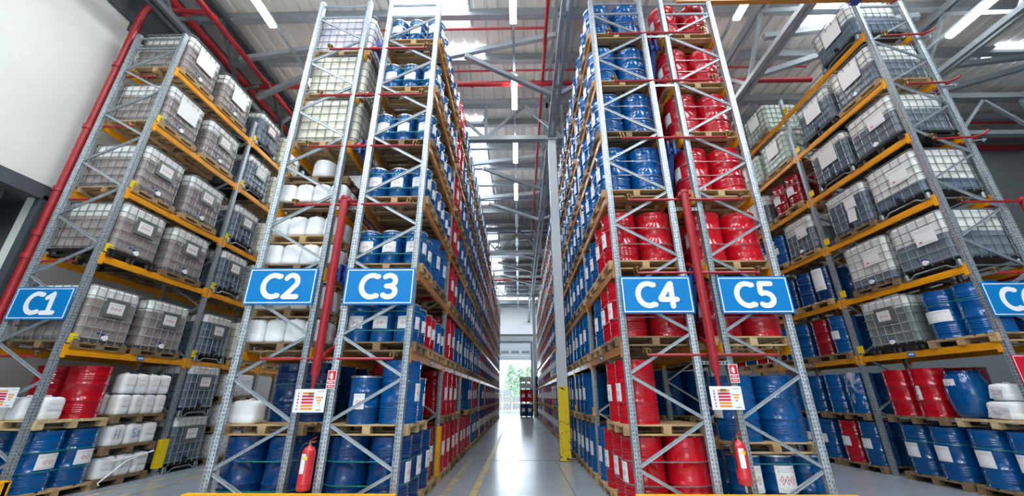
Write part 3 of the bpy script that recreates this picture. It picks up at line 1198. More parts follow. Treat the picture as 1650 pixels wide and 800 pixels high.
# ------------------------------------------------------------------ fire extinguishers
def extinguisher(label, x, y, z):
    t = thing('fire_extinguisher', label, 'fire extinguisher', (x, y, z))
    m = MB()
    m.lathe([(0, 0), (0.07, 0), (0.083, 0.012), (0.085, 0.03), (0.085, 0.075), (0.088, 0.08), (0.085, 0.086), (0.085, 0.42), (0.078, 0.465), (0.055, 0.5), (0.028, 0.515), (0.022, 0.53), (0, 0.53)], 24)
    obj('cylinder_body', m.mesh('cylinder_body', ['ext'], 45), t)
    m = MB()
    m.tube([(0, 0, 0.525), (0, 0, 0.575)], 0.018, 10)
    m.box(-0.018, 0.06, -0.012, 0.012, 0.555, 0.567)
    obj('valve', m.mesh('valve', ['brass'], 40), t)
    m = MB()
    m.bar((-0.015, 0, 0.58), (0.075, 0, 0.625), 0.02, 0.006)
    m.bar((0.0, 0, 0.57), (0.08, 0, 0.575), 0.02, 0.006)
    obj('lever', m.mesh('lever', ['ext']), t)
    m = MB()
    m.tube([(-0.02, -0.01, 0.55), (-0.07, -0.03, 0.54), (-0.1, -0.04, 0.46), (-0.1, -0.04, 0.3), (-0.095, -0.04, 0.2)], 0.011, 8)
    obj('hose', m.mesh('hose', ['black'], 50), t)
    m = MB()
    m.patch(0.0868, radians(232), radians(276), 0.2, 0.43, 8)
    obj('label', m.mesh('label', ['label0'], 40), t)
    m = MB()
    m.patch(0.0872, radians(258), radians(290), 0.36, 0.40, 5)
    obj('tag', m.mesh('tag', ['yellow'], 40), t)
    m = MB()
    m.box(-0.02, 0.02, 0.08, 0.115, 0.3, 0.5)
    obj('wall_bracket', m.mesh('wall_bracket', ['darksteel']), t)


extinguisher('red fire extinguisher hung in the gap between racks C2 and C3', -2.80, 5.74, 0.43)
extinguisher('red fire extinguisher hung in the gap between racks C4 and C5', 2.90, 5.80, 0.50)


# ------------------------------------------------------------------ in-rack sprinklers
def head(m, p):
    x, y, z = p
    m.tube([(x, y, z), (x, y, z + 0.06)], 0.014, 8)
    m.lathe([(0.0, 0.06), (0.03, 0.06), (0.05, 0.075), (0.052, 0.085), (0.0, 0.085)], 10, c=p)
    for k in range(6):
        a = 2 * pi * k / 6
        m.box(x + 0.055 * cos(a) - 0.004, x + 0.055 * cos(a) + 0.004, y + 0.055 * sin(a) - 0.004, y + 0.055 * sin(a) + 0.004, z + 0.03, z + 0.085)
    m.lathe([(0.0, 0.085), (0.062, 0.085), (0.062, 0.09), (0.0, 0.09)], 12, c=p)


def rack_sprinkler(label, x0, x1, y, z, xb, both=True):
    t = thing('sprinkler_pipe', label, 'sprinkler pipe', (x0, y, z))
    m = MB()
    m.tube([(0, 0, 0), (x1 - x0, 0, 0)], 0.021, 8)
    obj('pipe_run', m.mesh('pipe_run', ['pipe'], 40), t)
    if xb is not None:
        m = MB()
        m.tube([(xb - x0, 0, 0), (xb - x0 + 0.02, 0.02, 0.06), (xb - x0 + 0.05, 0.5, 0.3)], 0.035, 8)
        m.tube([(xb - x0 - 0.07, 0, 0), (xb - x0 + 0.07, 0, 0)], 0.032, 8)
        obj('branch', m.mesh('branch', ['pipe'], 40), t)
    for xx in ((0.0, x1 - x0) if both else (0.0,)):
        m = MB()
        head(m, (xx, 0, 0.0))
        obj('sprinkler_head', m.mesh('sprinkler_head', ['brass'], 40), t)


LV = ['lowest', 'second-lowest', 'third-lowest', 'fourth-lowest', 'fifth-lowest', 'sixth-lowest']
for i, z in enumerate((2.08, 4.61, 5.79, 6.96, 8.14)):
    rack_sprinkler('red sprinkler pipe across the ends of C2 and C3, %s of five' % LV[i], -3.80, -1.84, 5.84, z, -2.9)
for i, z in enumerate((2.13, 3.38, 4.67, 5.93, 7.25, 8.5)):
    rack_sprinkler('red sprinkler pipe across the ends of C4 and C5, %s of six' % LV[i], 1.87, 3.76, 5.88, z, 2.85)
for i, z in enumerate((2.2, 3.9, 5.18, 6.92, 8.28)):
    rack_sprinkler('red sprinkler pipe across the end of rack C1, %s of five' % LV[i], -8.15, -8.9, 6.62, z, None, False)
for i, z in enumerate((3.55, 4.93, 6.33, 7.72, 9.1)):
    t = thing('sprinkler_pipe', 'red bent sprinkler pipe sticking out of the end of rack C6, %s of five' % LV[i], 'sprinkler pipe', (8.22, 6.55, z))
    m = MB()
    m.tube([(0, 0, 0), (0.8, 0, 0.03), (1.02, 0.0, 0.10), (1.16, 0.0, 0.20)] if i != 1 else [(0, 0, 0), (1.05, 0, 0.0)], 0.022, 8)
    obj('pipe_run', m.mesh('pipe_run', ['pipe'], 40), t)
    m = MB()
    m.tube([(0.72, 0.02, -0.05), (1.1, 0.06, 0.02)], 0.014, 6)
    m.tube([(1.0, 0.03, 0.02), (1.02, 0.05, -0.04)], 0.02, 6)
    obj('fixing_arm', m.mesh('fixing_arm', ['galv'], 40), t)
    m = MB()
    head(m, (0, 0, 0))
    obj('sprinkler_head', m.mesh('sprinkler_head', ['brass'], 40), t)
    m = MB()
    m.tube([(0.9, 0.05, 0.05), (0.86, 0.9, 0.06)], 0.035, 8)
    obj('branch', m.mesh('branch', ['pipe'], 40), t)


def riser(label, x, y, z0, z1):
    t = thing('sprinkler_riser', label, 'pipe', (x, y, z0))
    m = MB()
    h = z1 - z0
    m.lathe([(0, 0.22), (0.03, 0.22), (0.032, 0.3), (0.06, 0.38), (0.06, h - 0.03), (0.0, h - 0.03)], 14)
    obj('pipe_run', m.mesh('pipe_run', ['pipe'], 40), t)
    m = MB()
    m.tube([(0, 0, 0.12), (0, 0, 0.24)], 0.024, 10)
    m.tube([(0, 0, 0.0), (0, 0, 0.07)], 0.018, 10)
    obj('drain_pipe', m.mesh('drain_pipe', ['pipe'], 40), t)
    m = MB()
    m.tube([(0, 0, 0.06), (0, 0, 0.14)], 0.032, 10)
    m.tube([(0.0, -0.03, 0.1), (0.0, -0.06, 0.1)], 0.012, 8)
    m.box(-0.01, 0.06, -0.07, -0.06, 0.09, 0.11)
    obj('drain_valve', m.mesh('drain_valve', ['brass'], 40), t)
    m = MB()
    m.tube([(0, 0, h - 0.05), (0, 0, h)], 0.072, 14)
    m.tube([(-0.1, 0, h - 0.07), (0.1, 0, h - 0.07)], 0.04, 10)
    obj('top_fitting', m.mesh('top_fitting', ['pipe'], 40), t)


riser('red sprinkler riser hanging in front of the gap between C2 and C3', -2.90, 5.74, 1.50, 4.70)
riser('red sprinkler riser hanging in front of the gap between C4 and C5', 2.77, 5.78, 1.55, 4.78)
riser('red sprinkler riser beside the end frame of rack C6', 9.25, 6.5, 1.5, 4.98)


def blue_bracket(label, xa, xb, y, z):
    t = thing('row_bracket', label, 'bracket', (xa, y, z))
    w = xb - xa
    m = MB()
    m.box(0, w, -0.03, 0.03, -0.04, 0.04)
    obj('crossbar', m.mesh('crossbar', ['bracket']), t)
    for x in (w * 0.42, w * 0.70):
        m = MB()
        m.box(x - 0.02, x + 0.02, -0.08, 0.10, -0.13, 0.16)
        m.tube([(x - 0.03, 0, 0.06), (x + 0.03, 0, 0.06)], 0.02, 8)
        obj('flange', m.mesh('flange', ['bracket'], 40), t)
    m = MB()
    m.bar((w * 0.56, 0.0, -0.08), (w * 0.75, 0.5, -0.75), 0.09, 0.06)
    obj('arm', m.mesh('arm', ['bracket']), t)


for lab, z in (('top', 8.45), ('middle', 5.92), ('low', 3.45)):
    blue_bracket('blue steel bracket tying rack C2 to C3, the %s one' % lab, -3.10, -2.72, 6.12, z)
for lab, z in (('top', 8.4), ('middle', 5.85), ('low', 3.35)):
    blue_bracket('blue steel bracket tying rack C4 to C5, the %s one' % lab, 2.63, 3.01, 6.17, z)
m = MB()
m.box(0, 0.42, -0.004, 0.004, -0.025, 0.025)
for k in range(8):
    m.box(0.02 + k * 0.05, 0.045 + k * 0.05, -0.006, -0.0041, -0.012, 0.012, 1)
me_sp = m.mesh('row_spacer', ['galv', 'black'])
for i, z in enumerate((2.05, 4.55, 6.93)):
    single('row_spacer', me_sp, 'perforated steel spacer strip joining C2 to C3, %s of three' % LV[i], 'spacer', (-3.12, 5.86, z))
for i, z in enumerate((2.02, 4.50, 7.15, 8.42)):
    single('row_spacer', me_sp, 'perforated steel spacer strip joining C4 to C5, %s of four' % LV[i], 'spacer', (2.62, 5.9, z))

# overhead tie across the aisle between C5 and C6
t = thing('overhead_tie_beam', 'orange perforated tie beam spanning from rack C5 to rack C6 at the top', 'beam', (3.4, 5.95, 9.42))
m = MB()
m.box(0.0, 4.6, -0.05, 0.05, 0.0, 0.14)
for k in range(90):
    m.box(0.03 + k * 0.05, 0.055 + k * 0.05, -0.052, -0.05, 0.03, 0.06, 1)
    m.box(0.03 + k * 0.05, 0.055 + k * 0.05, -0.052, -0.05, 0.08, 0.11, 1)
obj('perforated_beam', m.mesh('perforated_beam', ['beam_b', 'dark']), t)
m = MB()
m.box(3.68, 3.86, -0.07, 0.07, -0.06, 0.16)
obj('end_plate', m.mesh('end_plate', ['bracket']), t)
#--CONTENTS--
# ------------------------------------------------------------------ kinds of goods
def drum_profile(kind, r, h):
    a = r
    if kind == 'ribbed':
        p = [(0, 0.014), (a - 0.012, 0.014), (a - 0.002, 0.0), (a + 0.004, 0.004), (a + 0.004, 0.018), (a - 0.002, 0.028)]
        for z in (0.105, 0.14, 0.175, 0.21):
            p += [(a - 0.003, z - 0.013), (a + 0.004, z - 0.003), (a + 0.004, z + 0.003), (a - 0.003, z + 0.013)]
        p += [(a - 0.002, 0.275), (a + 0.011, 0.290), (a + 0.011, 0.302), (a - 0.002, 0.317), (a - 0.002, 0.555), (a + 0.011, 0.570), (a + 0.011, 0.582), (a - 0.002, 0.597)]
        for z in (0.655, 0.69, 0.725):
            p += [(a - 0.003, z - 0.013), (a + 0.004, z - 0.003), (a + 0.004, z + 0.003), (a - 0.003, z + 0.013)]
        p += [(a - 0.002, h - 0.03), (a + 0.004, h - 0.02), (a + 0.004, h - 0.004), (a - 0.002, h), (a - 0.010, h - 0.002), (a - 0.011, h - 0.018)]
    elif kind == 'plain':
        p = [(0, 0.014), (a - 0.012, 0.014), (a - 0.002, 0.0), (a + 0.004, 0.004), (a + 0.004, 0.018), (a - 0.002, 0.028)]
        for z in (0.10, 0.125):
            p += [(a - 0.002, z - 0.010), (a + 0.001, z), (a - 0.002, z + 0.010)]
        p += [(a - 0.002, 0.275), (a + 0.009, 0.290), (a + 0.009, 0.302), (a - 0.002, 0.317), (a - 0.002, 0.555), (a + 0.009, 0.570), (a + 0.009, 0.582), (a - 0.002, 0.597)]
        for z in (0.76, 0.785):
            p += [(a - 0.002, z - 0.010), (a + 0.001, z), (a - 0.002, z + 0.010)]
        p += [(a - 0.002, h - 0.03), (a + 0.004, h - 0.02), (a + 0.004, h - 0.004), (a - 0.002, h), (a - 0.010, h - 0.002), (a - 0.011, h - 0.018)]
    else:   # open-topped keg with three shallow beads
        p = [(0, 0.012), (a - 0.016, 0.012), (a - 0.010, 0.0), (a - 0.004, 0.004), (a - 0.005, 0.02)]
        for z in (0.33 * h, 0.66 * h):
            p += [(a - 0.004, z - 0.010), (a + 0.003, z - 0.003), (a + 0.003, z + 0.003), (a - 0.004, z + 0.010)]
        p += [(a - 0.003, h * 0.86), (a + 0.001, h * 0.875), (a - 0.003, h * 0.89), (a - 0.003, h - 0.03)]
    return p


def drum_parts(kind, col, r, h, labels, lab='label', la=0.62, lz=(0.36, 0.58)):
    """labels: centre angles (radians) of the paper labels stuck on the shell"""
    p = drum_profile(kind, r, h)
    m = MB()
    m.lathe(p, 28)
    parts = [('body', m.mesh('drum_body', [col], 50))]
    if kind == 'keg':
        m = MB()
        m.lathe([(r - 0.003, h - 0.032), (r + 0.007, h - 0.028), (r + 0.008, h - 0.006), (r, h), (r - 0.012, h - 0.002), (r - 0.014, h - 0.012)], 28)
        parts.append(('locking_ring', m.mesh('locking_ring', ['ring'], 50)))
        m = MB()
        m.lathe([(r - 0.013, h - 0.016), (r - 0.03, h - 0.012), (0, h - 0.012)], 28)
        parts.append(('lid', m.mesh('drum_lid', [col], 50)))
    else:
        m = MB()
        m.lathe([(r - 0.011, h - 0.018), (0, h - 0.018)], 28)
        parts.append(('lid', m.mesh('drum_lid', [col], 50)))
        m = MB()
        m.lathe([(0.0, h - 0.018), (0.035, h - 0.018), (0.035, h - 0.006), (0.0, h - 0.006)], 10, c=(r * 0.62, 0, 0))
        parts.append(('bung', m.mesh('drum_bung', ['ring'], 40)))
    for a in labels:
        m = MB()
        zz = (lz[0] * h, lz[1] * h)
        m.patch(r + 0.012 if kind != 'keg' else r + 0.0035, a - la, a + la, zz[0], zz[1], 10)
        parts.append(('label', m.mesh('drum_label', [lab], 60)))
    return parts


AN = {'-y': -pi / 2, '+x': 0.0, '-x': pi}


def drum_kind(kind, col, labels=(), lab='label', la=0.46, lz=(0.34, 0.63)):
    r, h = {'ribbed': (0.288, 0.885), 'plain': (0.288, 0.885), 'keg': (0.186, 0.60), 'mid': (0.222, 0.66)}[kind]
    k = {'mid': 'keg'}.get(kind, kind)
    return cached(('drum', kind, col, tuple(labels), lab, la, lz), lambda: drum_parts(k, col, r, h, [AN[a] + 0.0 for a in labels], lab, la, lz))


CNAME = {'blue': 'blue', 'navy': 'dark blue', 'red': 'red', 'maroon': 'dark red'}
DH = 0.885
N_DRUM = [0]


def drum(kind, col, x, y, z, label, labels=(), group=None, **kw):
    N_DRUM[0] += 1
    jx = random.uniform(-0.008, 0.008)
    jy = random.uniform(-0.008, 0.008)
    nm = {'keg': 'open_top_keg', 'mid': 'open_top_keg'}.get(kind, 'steel_drum')
    return place(nm, drum_kind(kind, col, labels, **kw), label, 'drum', (x + jx, y + jy, z), 0, group)


# wooden pallets: deck of slats on cross boards, blocks, bottom runners
def pallet_parts(lx, ly, mat):
    """lx across the rack, ly along it; runners along x"""
    h = 0.144
    out = []
    m = MB()
    n = 5 if ly < 1.0 else 7
    bw = 0.118
    for i in range(n):
        y = -ly / 2 + bw / 2 + i * (ly - bw) / (n - 1)
        m.box(-lx / 2, lx / 2, y - bw / 2, y + bw / 2, h - 0.022, h)
    for x in (-lx / 2 + 0.06, 0, lx / 2 - 0.06):
        m.box(x - 0.06, x + 0.06, -ly / 2, ly / 2, h - 0.044, h - 0.0215)
    out.append(('deck', m.mesh('pallet_deck', [mat])))
    mb = MB()
    mb.box(-0.055, 0.055, -0.06, 0.06, 0, h - 0.044 - 0.022)
    blk = mb.mesh('pallet_block', [mat])
    mb = MB()
    mb.box(-lx / 2, lx / 2, -0.055, 0.055, -0.011, 0.011)
    run = mb.mesh('pallet_runner', [mat])
    return out, blk, run


def pallet_flat(lx, ly, mat):
    """the same pallet as one piece, for those too far off to show their parts"""
    h = 0.144
    m = MB()
    n = 5 if ly < 1.0 else 7
    bw = 0.118
    for i in range(n):
        y = -ly / 2 + bw / 2 + i * (ly - bw) / (n - 1)
        m.box(-lx / 2, lx / 2, y - bw / 2, y + bw / 2, h - 0.022, h)
    for x in (-lx / 2 + 0.06, 0, lx / 2 - 0.06):
        m.box(x - 0.06, x + 0.06, -ly / 2, ly / 2, h - 0.044, h - 0.02)
    for y in (-ly / 2 + 0.06, 0, ly / 2 - 0.06):
        m.box(-lx / 2, lx / 2, y - 0.055, y + 0.055, 0, 0.022)
        for x in (-lx / 2 + 0.06, 0, lx / 2 - 0.06):
            m.box(x - 0.055, x + 0.055, y - 0.06, y + 0.06, 0.02, h - 0.04)
    return m


def pallet(x, y, z, label, lx=1.2, ly=0.8, mat='wood', near=True, rz=0.0):
    if near:
        parts, blk, run = cached(('pallet', lx, ly, mat), lambda: pallet_parts(lx, ly, mat))
        t = place('wooden_pallet', parts, label, 'pallet', (x, y, z), rz)
        for yy in (-ly / 2 + 0.06, 0, ly / 2 - 0.06):
            obj('runner', run, t, (0, yy, 0.011))
            for xx in (-lx / 2 + 0.06, 0, lx / 2 - 0.06):
                obj('block', blk, t, (xx, yy, 0.022))
        return t
    return single('wooden_pallet', cached(('palletf', lx, ly, mat), lambda: pallet_flat(lx, ly, mat).mesh('pallet', [mat])), label, 'pallet', (x, y, z), rz)


def rrect(hx, hy, r, n=4):
    pts = []
    for sx, sy, a0 in ((1, 1, 0), (-1, 1, 90), (-1, -1, 180), (1, -1, 270)):
        for k in range(n + 1):
            a = radians(a0 + 90 * k / n)
            pts.append((sx * (hx - r) + r * cos(a), sy * (hy - r) + r * sin(a)))
    return pts


def tote_parts(wy, dx, fill, liquid, basekind, empty='hdpe', plate='small'):
    """caged tank: wy along y (the tap side faces +x), dx deep"""
    zb = 0.15 if basekind != 'steel' else 0.17
    H = 1.12
    zt = H - 0.03
    out = []
    # tank with bulges between the cage bars
    hx, hy = dx / 2 - 0.035, wy / 2 - 0.035
    NZ = 22
    def ring(z, t):
        pts = []
        r = 0.09
        ns = 16
        for side in range(4):
            for k in range(ns):
                s = k / ns
                if side == 0:
                    p, nrm, L = (hx, -hy + 2 * hy * s), (1, 0), 4
                elif side == 1:
                    p, nrm, L = (hx - 2 * hx * s, hy), (0, 1), 5
                elif side == 2:
                    p, nrm, L = (-hx, hy - 2 * hy * s), (-1, 0), 4
                else:
                    p, nrm, L = (-hx + 2 * hx * s, -hy), (0, -1), 5
                b = 0.012 * abs(sin(pi * s * L)) ** 0.6 * abs(sin(pi * t * 6)) ** 0.6
                x, y = p[0] + nrm[0] * b, p[1] + nrm[1] * b
                # round the corners
                ex, ey = abs(x) - (hx - r), abs(y) - (hy - r)
                if ex > 0 and ey > 0:
                    l = sqrt(ex * ex + ey * ey)
                    if l > r:
                        x = math.copysign(hx - r + ex * r / l, x)
                        y = math.copysign(hy - r + ey * r / l, y)
                pts.append((x, y, z))
        return pts
    rows = []
    for i in range(NZ + 1):
        t = i / NZ
        rows.append(ring(zb + 0.03 + (zt - zb - 0.03) * t, t))
    f = lambda row, k, dz: [(p[0] * k, p[1] * k, p[2] + dz) for p in row]
    rows = [f(rows[0], 0.94, -0.028)] + rows + [f(rows[-1], 0.95, 0.03), f(rows[-1], 0.8, 0.04)]
    m = MB()
    n = len(rows[0])
    vs = [p for r in rows for p in r]
    m.add(vs, [])
    zl = zb + (zt - zb) * fill
    for i in range(len(rows) - 1):
        zm = (rows[i][0][2] + rows[i + 1][0][2]) / 2
        for k in range(n):
            l = (k + 1) % n
            m.f.append((i * n + k, i * n + l, (i + 1) * n + l, (i + 1) * n + k))
            m.mi.append(0 if zm < zl else 1)
    m.f.append(tuple(range(n))[::-1])
    m.mi.append(0)
    m.f.append(tuple((len(rows) - 1) * n + k for k in range(n)))
    m.mi.append(1)
    sub = []
    c = MB()
    c.lathe([(0, 0), (0.085, 0), (0.085, 0.03), (0.07, 0.04), (0, 0.04)], 16, c=(0, 0, zt + 0.035))
    sub.append(('screw_lid', c.mesh('screw_lid', [empty], 40)))
    out.append(('tank', m.mesh('tote_tank', [liquid, empty], 35), sub))
    # cage
    m = MB()
    HX, HY = dx / 2, wy / 2
    zs = [zb + 0.045 + k * (H - zb - 0.055) / 5 for k in range(6)]
    for i, z in enumerate(zs):
        m.tube([(p[0], p[1], z) for p in rrect(HX, HY, 0.1)], 0.009 if i < 5 else 0.012, 6, closed=True)
    def vert(x, y):
        m.tube([(x, y, zb - 0.02), (x, y, H - 0.0)], 0.008, 6)
    for k in range(6):
        y = -HY + 0.1 + k * (2 * HY - 0.2) / 5
        vert(HX - 0.012, y)
        vert(-HX + 0.012, y)
    for k in range(7):
        x = -HX + 0.1 + k * (2 * HX - 0.2) / 6
        vert(x, HY - 0.012)
        vert(x, -HY + 0.012)
    out.append(('cage', m.mesh('tote_cage', ['cage'], 50)))
    # base
    if basekind == 'wood' or basekind == 'oldwood':
        mat = 'wood' if basekind == 'wood' else 'woodd'
        m = MB()
        for i in range(6):
            y = -HY + 0.06 + i * (2 * HY - 0.12) / 5
            m.box(-HX, HX, y - 0.055, y + 0.055, 0.10, 0.122)
        for x in (-HX + 0.06, 0, HX - 0.06):
            m.box(x - 0.06, x + 0.06, -HY, HY, 0.079, 0.101)
            m.box(x - 0.05, x + 0.05, -HY, HY, 0, 0.02)
            for y in (-HY + 0.07, 0, HY - 0.07):
                m.box(x - 0.055, x + 0.055, y - 0.07, y + 0.07, 0.019, 0.08)
        out.append(('wooden_base', m.mesh('tote_wood_base', [mat])))
        m = MB()
        m.box(-HX + 0.02, HX - 0.02, -HY + 0.02, HY - 0.02, 0.1225, zb + 0.005)
        out.append(('base_tray', m.mesh('tote_tray', ['cage'])))
    elif basekind == 'black':
        m = MB()
        m.box(-HX, HX, -HY, HY, 0.095, zb)
        for x in (-HX + 0.09, 0, HX - 0.09):
            for y in (-HY + 0.09, 0, HY - 0.09):
                m.lathe([(0, 0), (0.075, 0), (0.09, 0.096), (0, 0.096)], 10, c=(x, y, 0))
        for y in (-HY + 0.06, HY - 0.06):
            m.box(-HX, HX, y - 0.06, y + 0.06, 0, 0.03)
        out.append(('plastic_base', m.mesh('tote_plastic_base', ['black'])))
    else:
        m = MB()
        for s in (-1, 1):
            y = s * (HY - 0.06)
            m.tube([(-HX + 0.02, y, 0.02), (HX - 0.02, y, 0.02)], 0.018, 8)
            x = s * (HX - 0.03)
            m.tube([(x, -HY + 0.03, 0.02), (x, -HY + 0.18, 0.02), (x, -HY + 0.28, 0.09), (x, HY - 0.28, 0.09), (x, HY - 0.18, 0.02), (x, HY - 0.03, 0.02)], 0.018, 8)
        for x in (-HX + 0.06, HX - 0.06):
            for y in (-HY + 0.07, HY - 0.07):
                m.lathe([(0, 0.0), (0.055, 0.0), (0.06, 0.02), (0.045, 0.14), (0, 0.14)], 12, c=(x, y, 0))
        out.append(('steel_base', m.mesh('tote_steel_base', ['cage'], 40)))
        m = MB()
        m.box(-HX + 0.03, HX - 0.03, -HY + 0.03, HY - 0.03, 0.14, zb + 0.005)
        out.append(('base_tray', m.mesh('tote_tray', ['black'])))
    # outlet valve in the middle of the +x side
    m = MB()
    zv = zb + 0.07
    m.tube([(HX - 0.08, 0, zv), (HX - 0.0, 0, zv)], 0.04, 12)
    m.tube([(HX - 0.0, 0, zv), (HX + 0.02, 0, zv)], 0.05, 12)
    sub = []
    c = MB()
    c.bar((HX - 0.03, 0.0, zv + 0.06), (HX - 0.03, -0.14, zv + 0.075), 0.03, 0.02)
    c.tube([(HX - 0.03, 0, zv + 0.03), (HX - 0.03, 0, zv + 0.07)], 0.018, 8)
    sub.append(('valve_lever', c.mesh('valve_lever', ['bluecap'], 40)))
    out.append(('outlet_valve', m.mesh('outlet_valve', ['hdpe' if liquid != 'liq_dark' else 'black'], 40), sub))
    # label plate
    if plate == 'small':
        m = MB()
        m.box(HX - 0.004, HX + 0.012, -0.2, 0.26, 0.60, 0.94)
        sub = []
        c = MB()
        c.card((HX + 0.013, -0.14, 0.66), (0, 0.3, 0), (0, 0, 0.21), 0.002)
        sub.append(('label', c.mesh('tote_label', ['label'])))
        out.append(('label_plate', m.mesh('label_plate', ['plate']), sub))
    elif plate == 'white':
        m = MB()
        m.card((HX + 0.012, -0.24, 0.52), (0, 0.52, 0), (0, 0, 0.42), 0.003)
        out.append(('label_sheet', m.mesh('label_sheet', ['paper'])))
    elif plate == 'paper':
        m = MB()
        m.card((HX + 0.012, -0.02, 0.56), (0, 0.40, 0), (0, 0, 0.34), 0.003)
        out.append(('label_sheet', m.mesh('label_sheet', ['label0'])))
        m = MB()
        m.box(HX + 0.0155, HX + 0.017, 0.04, 0.10, 0.62, 0.645)
        out.append(('sticker', m.mesh('sticker', ['printred'])))
    elif plate == 'low':
        m = MB()
        m.card((HX + 0.012, 0.02, 0.60), (0, 0.30, 0), (0, 0, 0.3), 0.003)
        out.append(('label_sheet', m.mesh('label_sheet', ['label0'])))
        m = MB()
        m.card((HX + 0.012, 0.0, 0.30), (0, 0.22, -0.02), (0, 0.04, 0.30), 0.003)
        out.append(('torn_label', m.mesh('torn_label', ['paper'])))
    return out


def tote(x, y, z, label, face, wy=1.05, dx=1.18, fill=0.75, liquid='liq_brown', base='wood', empty='hdpe', plate='small'):
    parts = cached(('tote', wy, dx, fill, liquid, base, empty, plate), lambda: tote_parts(wy, dx, fill, liquid, base, empty, plate))
    return place('bulk_tote', parts, label, 'tank', (x, y, z), 0 if face > 0 else pi)


def can_parts(w, d, h, cap='bluecap', lab=True, mat='can'):
    """stackable jerrycan; its labelled face looks along -y"""
    m = MB()
    N = 14
    rows = [(0.0, 0.86), (0.012, 0.94), (0.03, 0.985), (0.07, 1.0), (h * 0.3, 1.0), (h * 0.34, 0.975), (h * 0.40, 1.0), (h * 0.72, 1.0), (h * 0.80, 0.985), (h * 0.88, 0.93), (h * 0.94, 0.80), (h * 0.965, 0.55)]
    rr = []
    for z, k in rows:
        rr.append([(p[0] * k, p[1] * k, z) for p in rrect(w / 2, d / 2, min(w, d) * 0.30, 4)])
    n = len(rr[0])
    m.add([p for r in rr for p in r], [(i * n + k, i * n + (k + 1) % n, (i + 1) * n + (k + 1) % n, (i + 1) * n + k) for i in range(len(rr) - 1) for k in range(n)] + [tuple(range(n))[::-1], tuple((len(rr) - 1) * n + k for k in range(n))])
    sub = []
    out = [('body', m.mesh('can_body', [mat], 60))]
    m = MB()
    m.tube([(0, -d * 0.05, h * 0.93), (0, -d * 0.02, h * 0.995), (0, d * 0.22, h * 0.995), (0, d * 0.3, h * 0.92)], 0.016, 8)
    out.append(('handle', m.mesh('can_handle', [mat], 60)))
    m = MB()
    m.lathe([(0, 0), (0.03, 0), (0.03, h * 0.09), (0, h * 0.09)], 12, c=(0, -d * 0.26, h * 0.90))
    out.append(('screw_cap', m.mesh('can_cap', [cap], 40)))
    if lab:
        m = MB()
        m.card((-w * 0.28, -d / 2 - 0.002, h * 0.40), (w * 0.56, 0, 0), (0, 0, h * 0.30), 0.002)
        out.append(('label', m.mesh('can_label', ['label0'])))
    return out


def can(x, y, z, label, rz=0.0, w=0.285, d=0.255, h=0.40, cap='bluecap', lab=True, mat='can', group=None):
    parts = cached(('can', w, d, h, cap, lab, mat), lambda: can_parts(w, d, h, cap, lab, mat))
    return place('jerrycan', parts, label, 'jerrycan', (x, y, z), rz + random.uniform(-0.06, 0.06), group)


def strap(xc, yc, hx, hy, z, label, mat='strap_g', r=None):
    """band pulled tight round a group of drums"""
    m = MB()
    pts = rrect(hx, hy, r or 0.29, 8)
    n = len(pts)
    vs = []
    for dz in (-0.007, 0.007):
        for k in (1.0, 0.996):
            vs += [(p[0] * k, p[1] * k, dz) for p in pts]
    fs = []
    for i in range(n):
        j = (i + 1) % n
        fs += [(i, j, 2 * n + j, 2 * n + i), (n + j, n + i, 3 * n + i, 3 * n + j), (2 * n + i, 2 * n + j, 3 * n + j, 3 * n + i), (j, i, n + i, n + j)]
    m.add(vs, fs)
    m.box(-0.02, 0.02, -hy - 0.004, -hy + 0.002, -0.011, 0.011)
    single('strapping_band', m.mesh('strapping_band', [mat], 50), label, 'strap', (xc, yc, z))


# far goods that are past counting go into two masses
MASS = {'blue': MB(), 'red': MB(), 'pallet': MB()}
MASS_LAB = MB()


def mass_drum(col, x, y, z, side, r=0.288, h=0.885, n=14, label=True):
    m = MASS['blue']
    mi = {'blue': 0, 'navy': 0, 'red': 1, 'maroon': 1}[col]
    m.lathe([(0, 0.01), (r, 0.0), (r, h * 0.32), (r + 0.008, h * 0.335), (r, h * 0.35), (r, h * 0.64), (r + 0.008, h * 0.655), (r, h * 0.67), (r, h), (r - 0.02, h - 0.015), (0, h - 0.015)], n, mi, c=(x, y, z))
    if label:
        a = 0.0 if side > 0 else pi
        m.patch(r + 0.009, a - 0.48, a + 0.48, z + h * 0.34, z + h * 0.65, 4, 2, c=(x, y))


def mass_pallet(x, y, z, lx=1.2, ly=1.2):
    p = pallet_flat(lx, ly, 'wood')
    MASS['pallet'].add([(v[0] + x, v[1] + y, v[2] + z) for v in p.v], p.f)


PH = 0.144
# ------------------------------------------------------------------ racks C3 and C4: the two walls of drums along the centre aisle
BEAMN = ['first', 'second', 'third', 'fourth', 'fifth', 'sixth']


def tier_name(j):
    return {-2: 'floor tier', -1: 'raised floor stack'}.get(j) or BEAMN[j] + ' beam level'


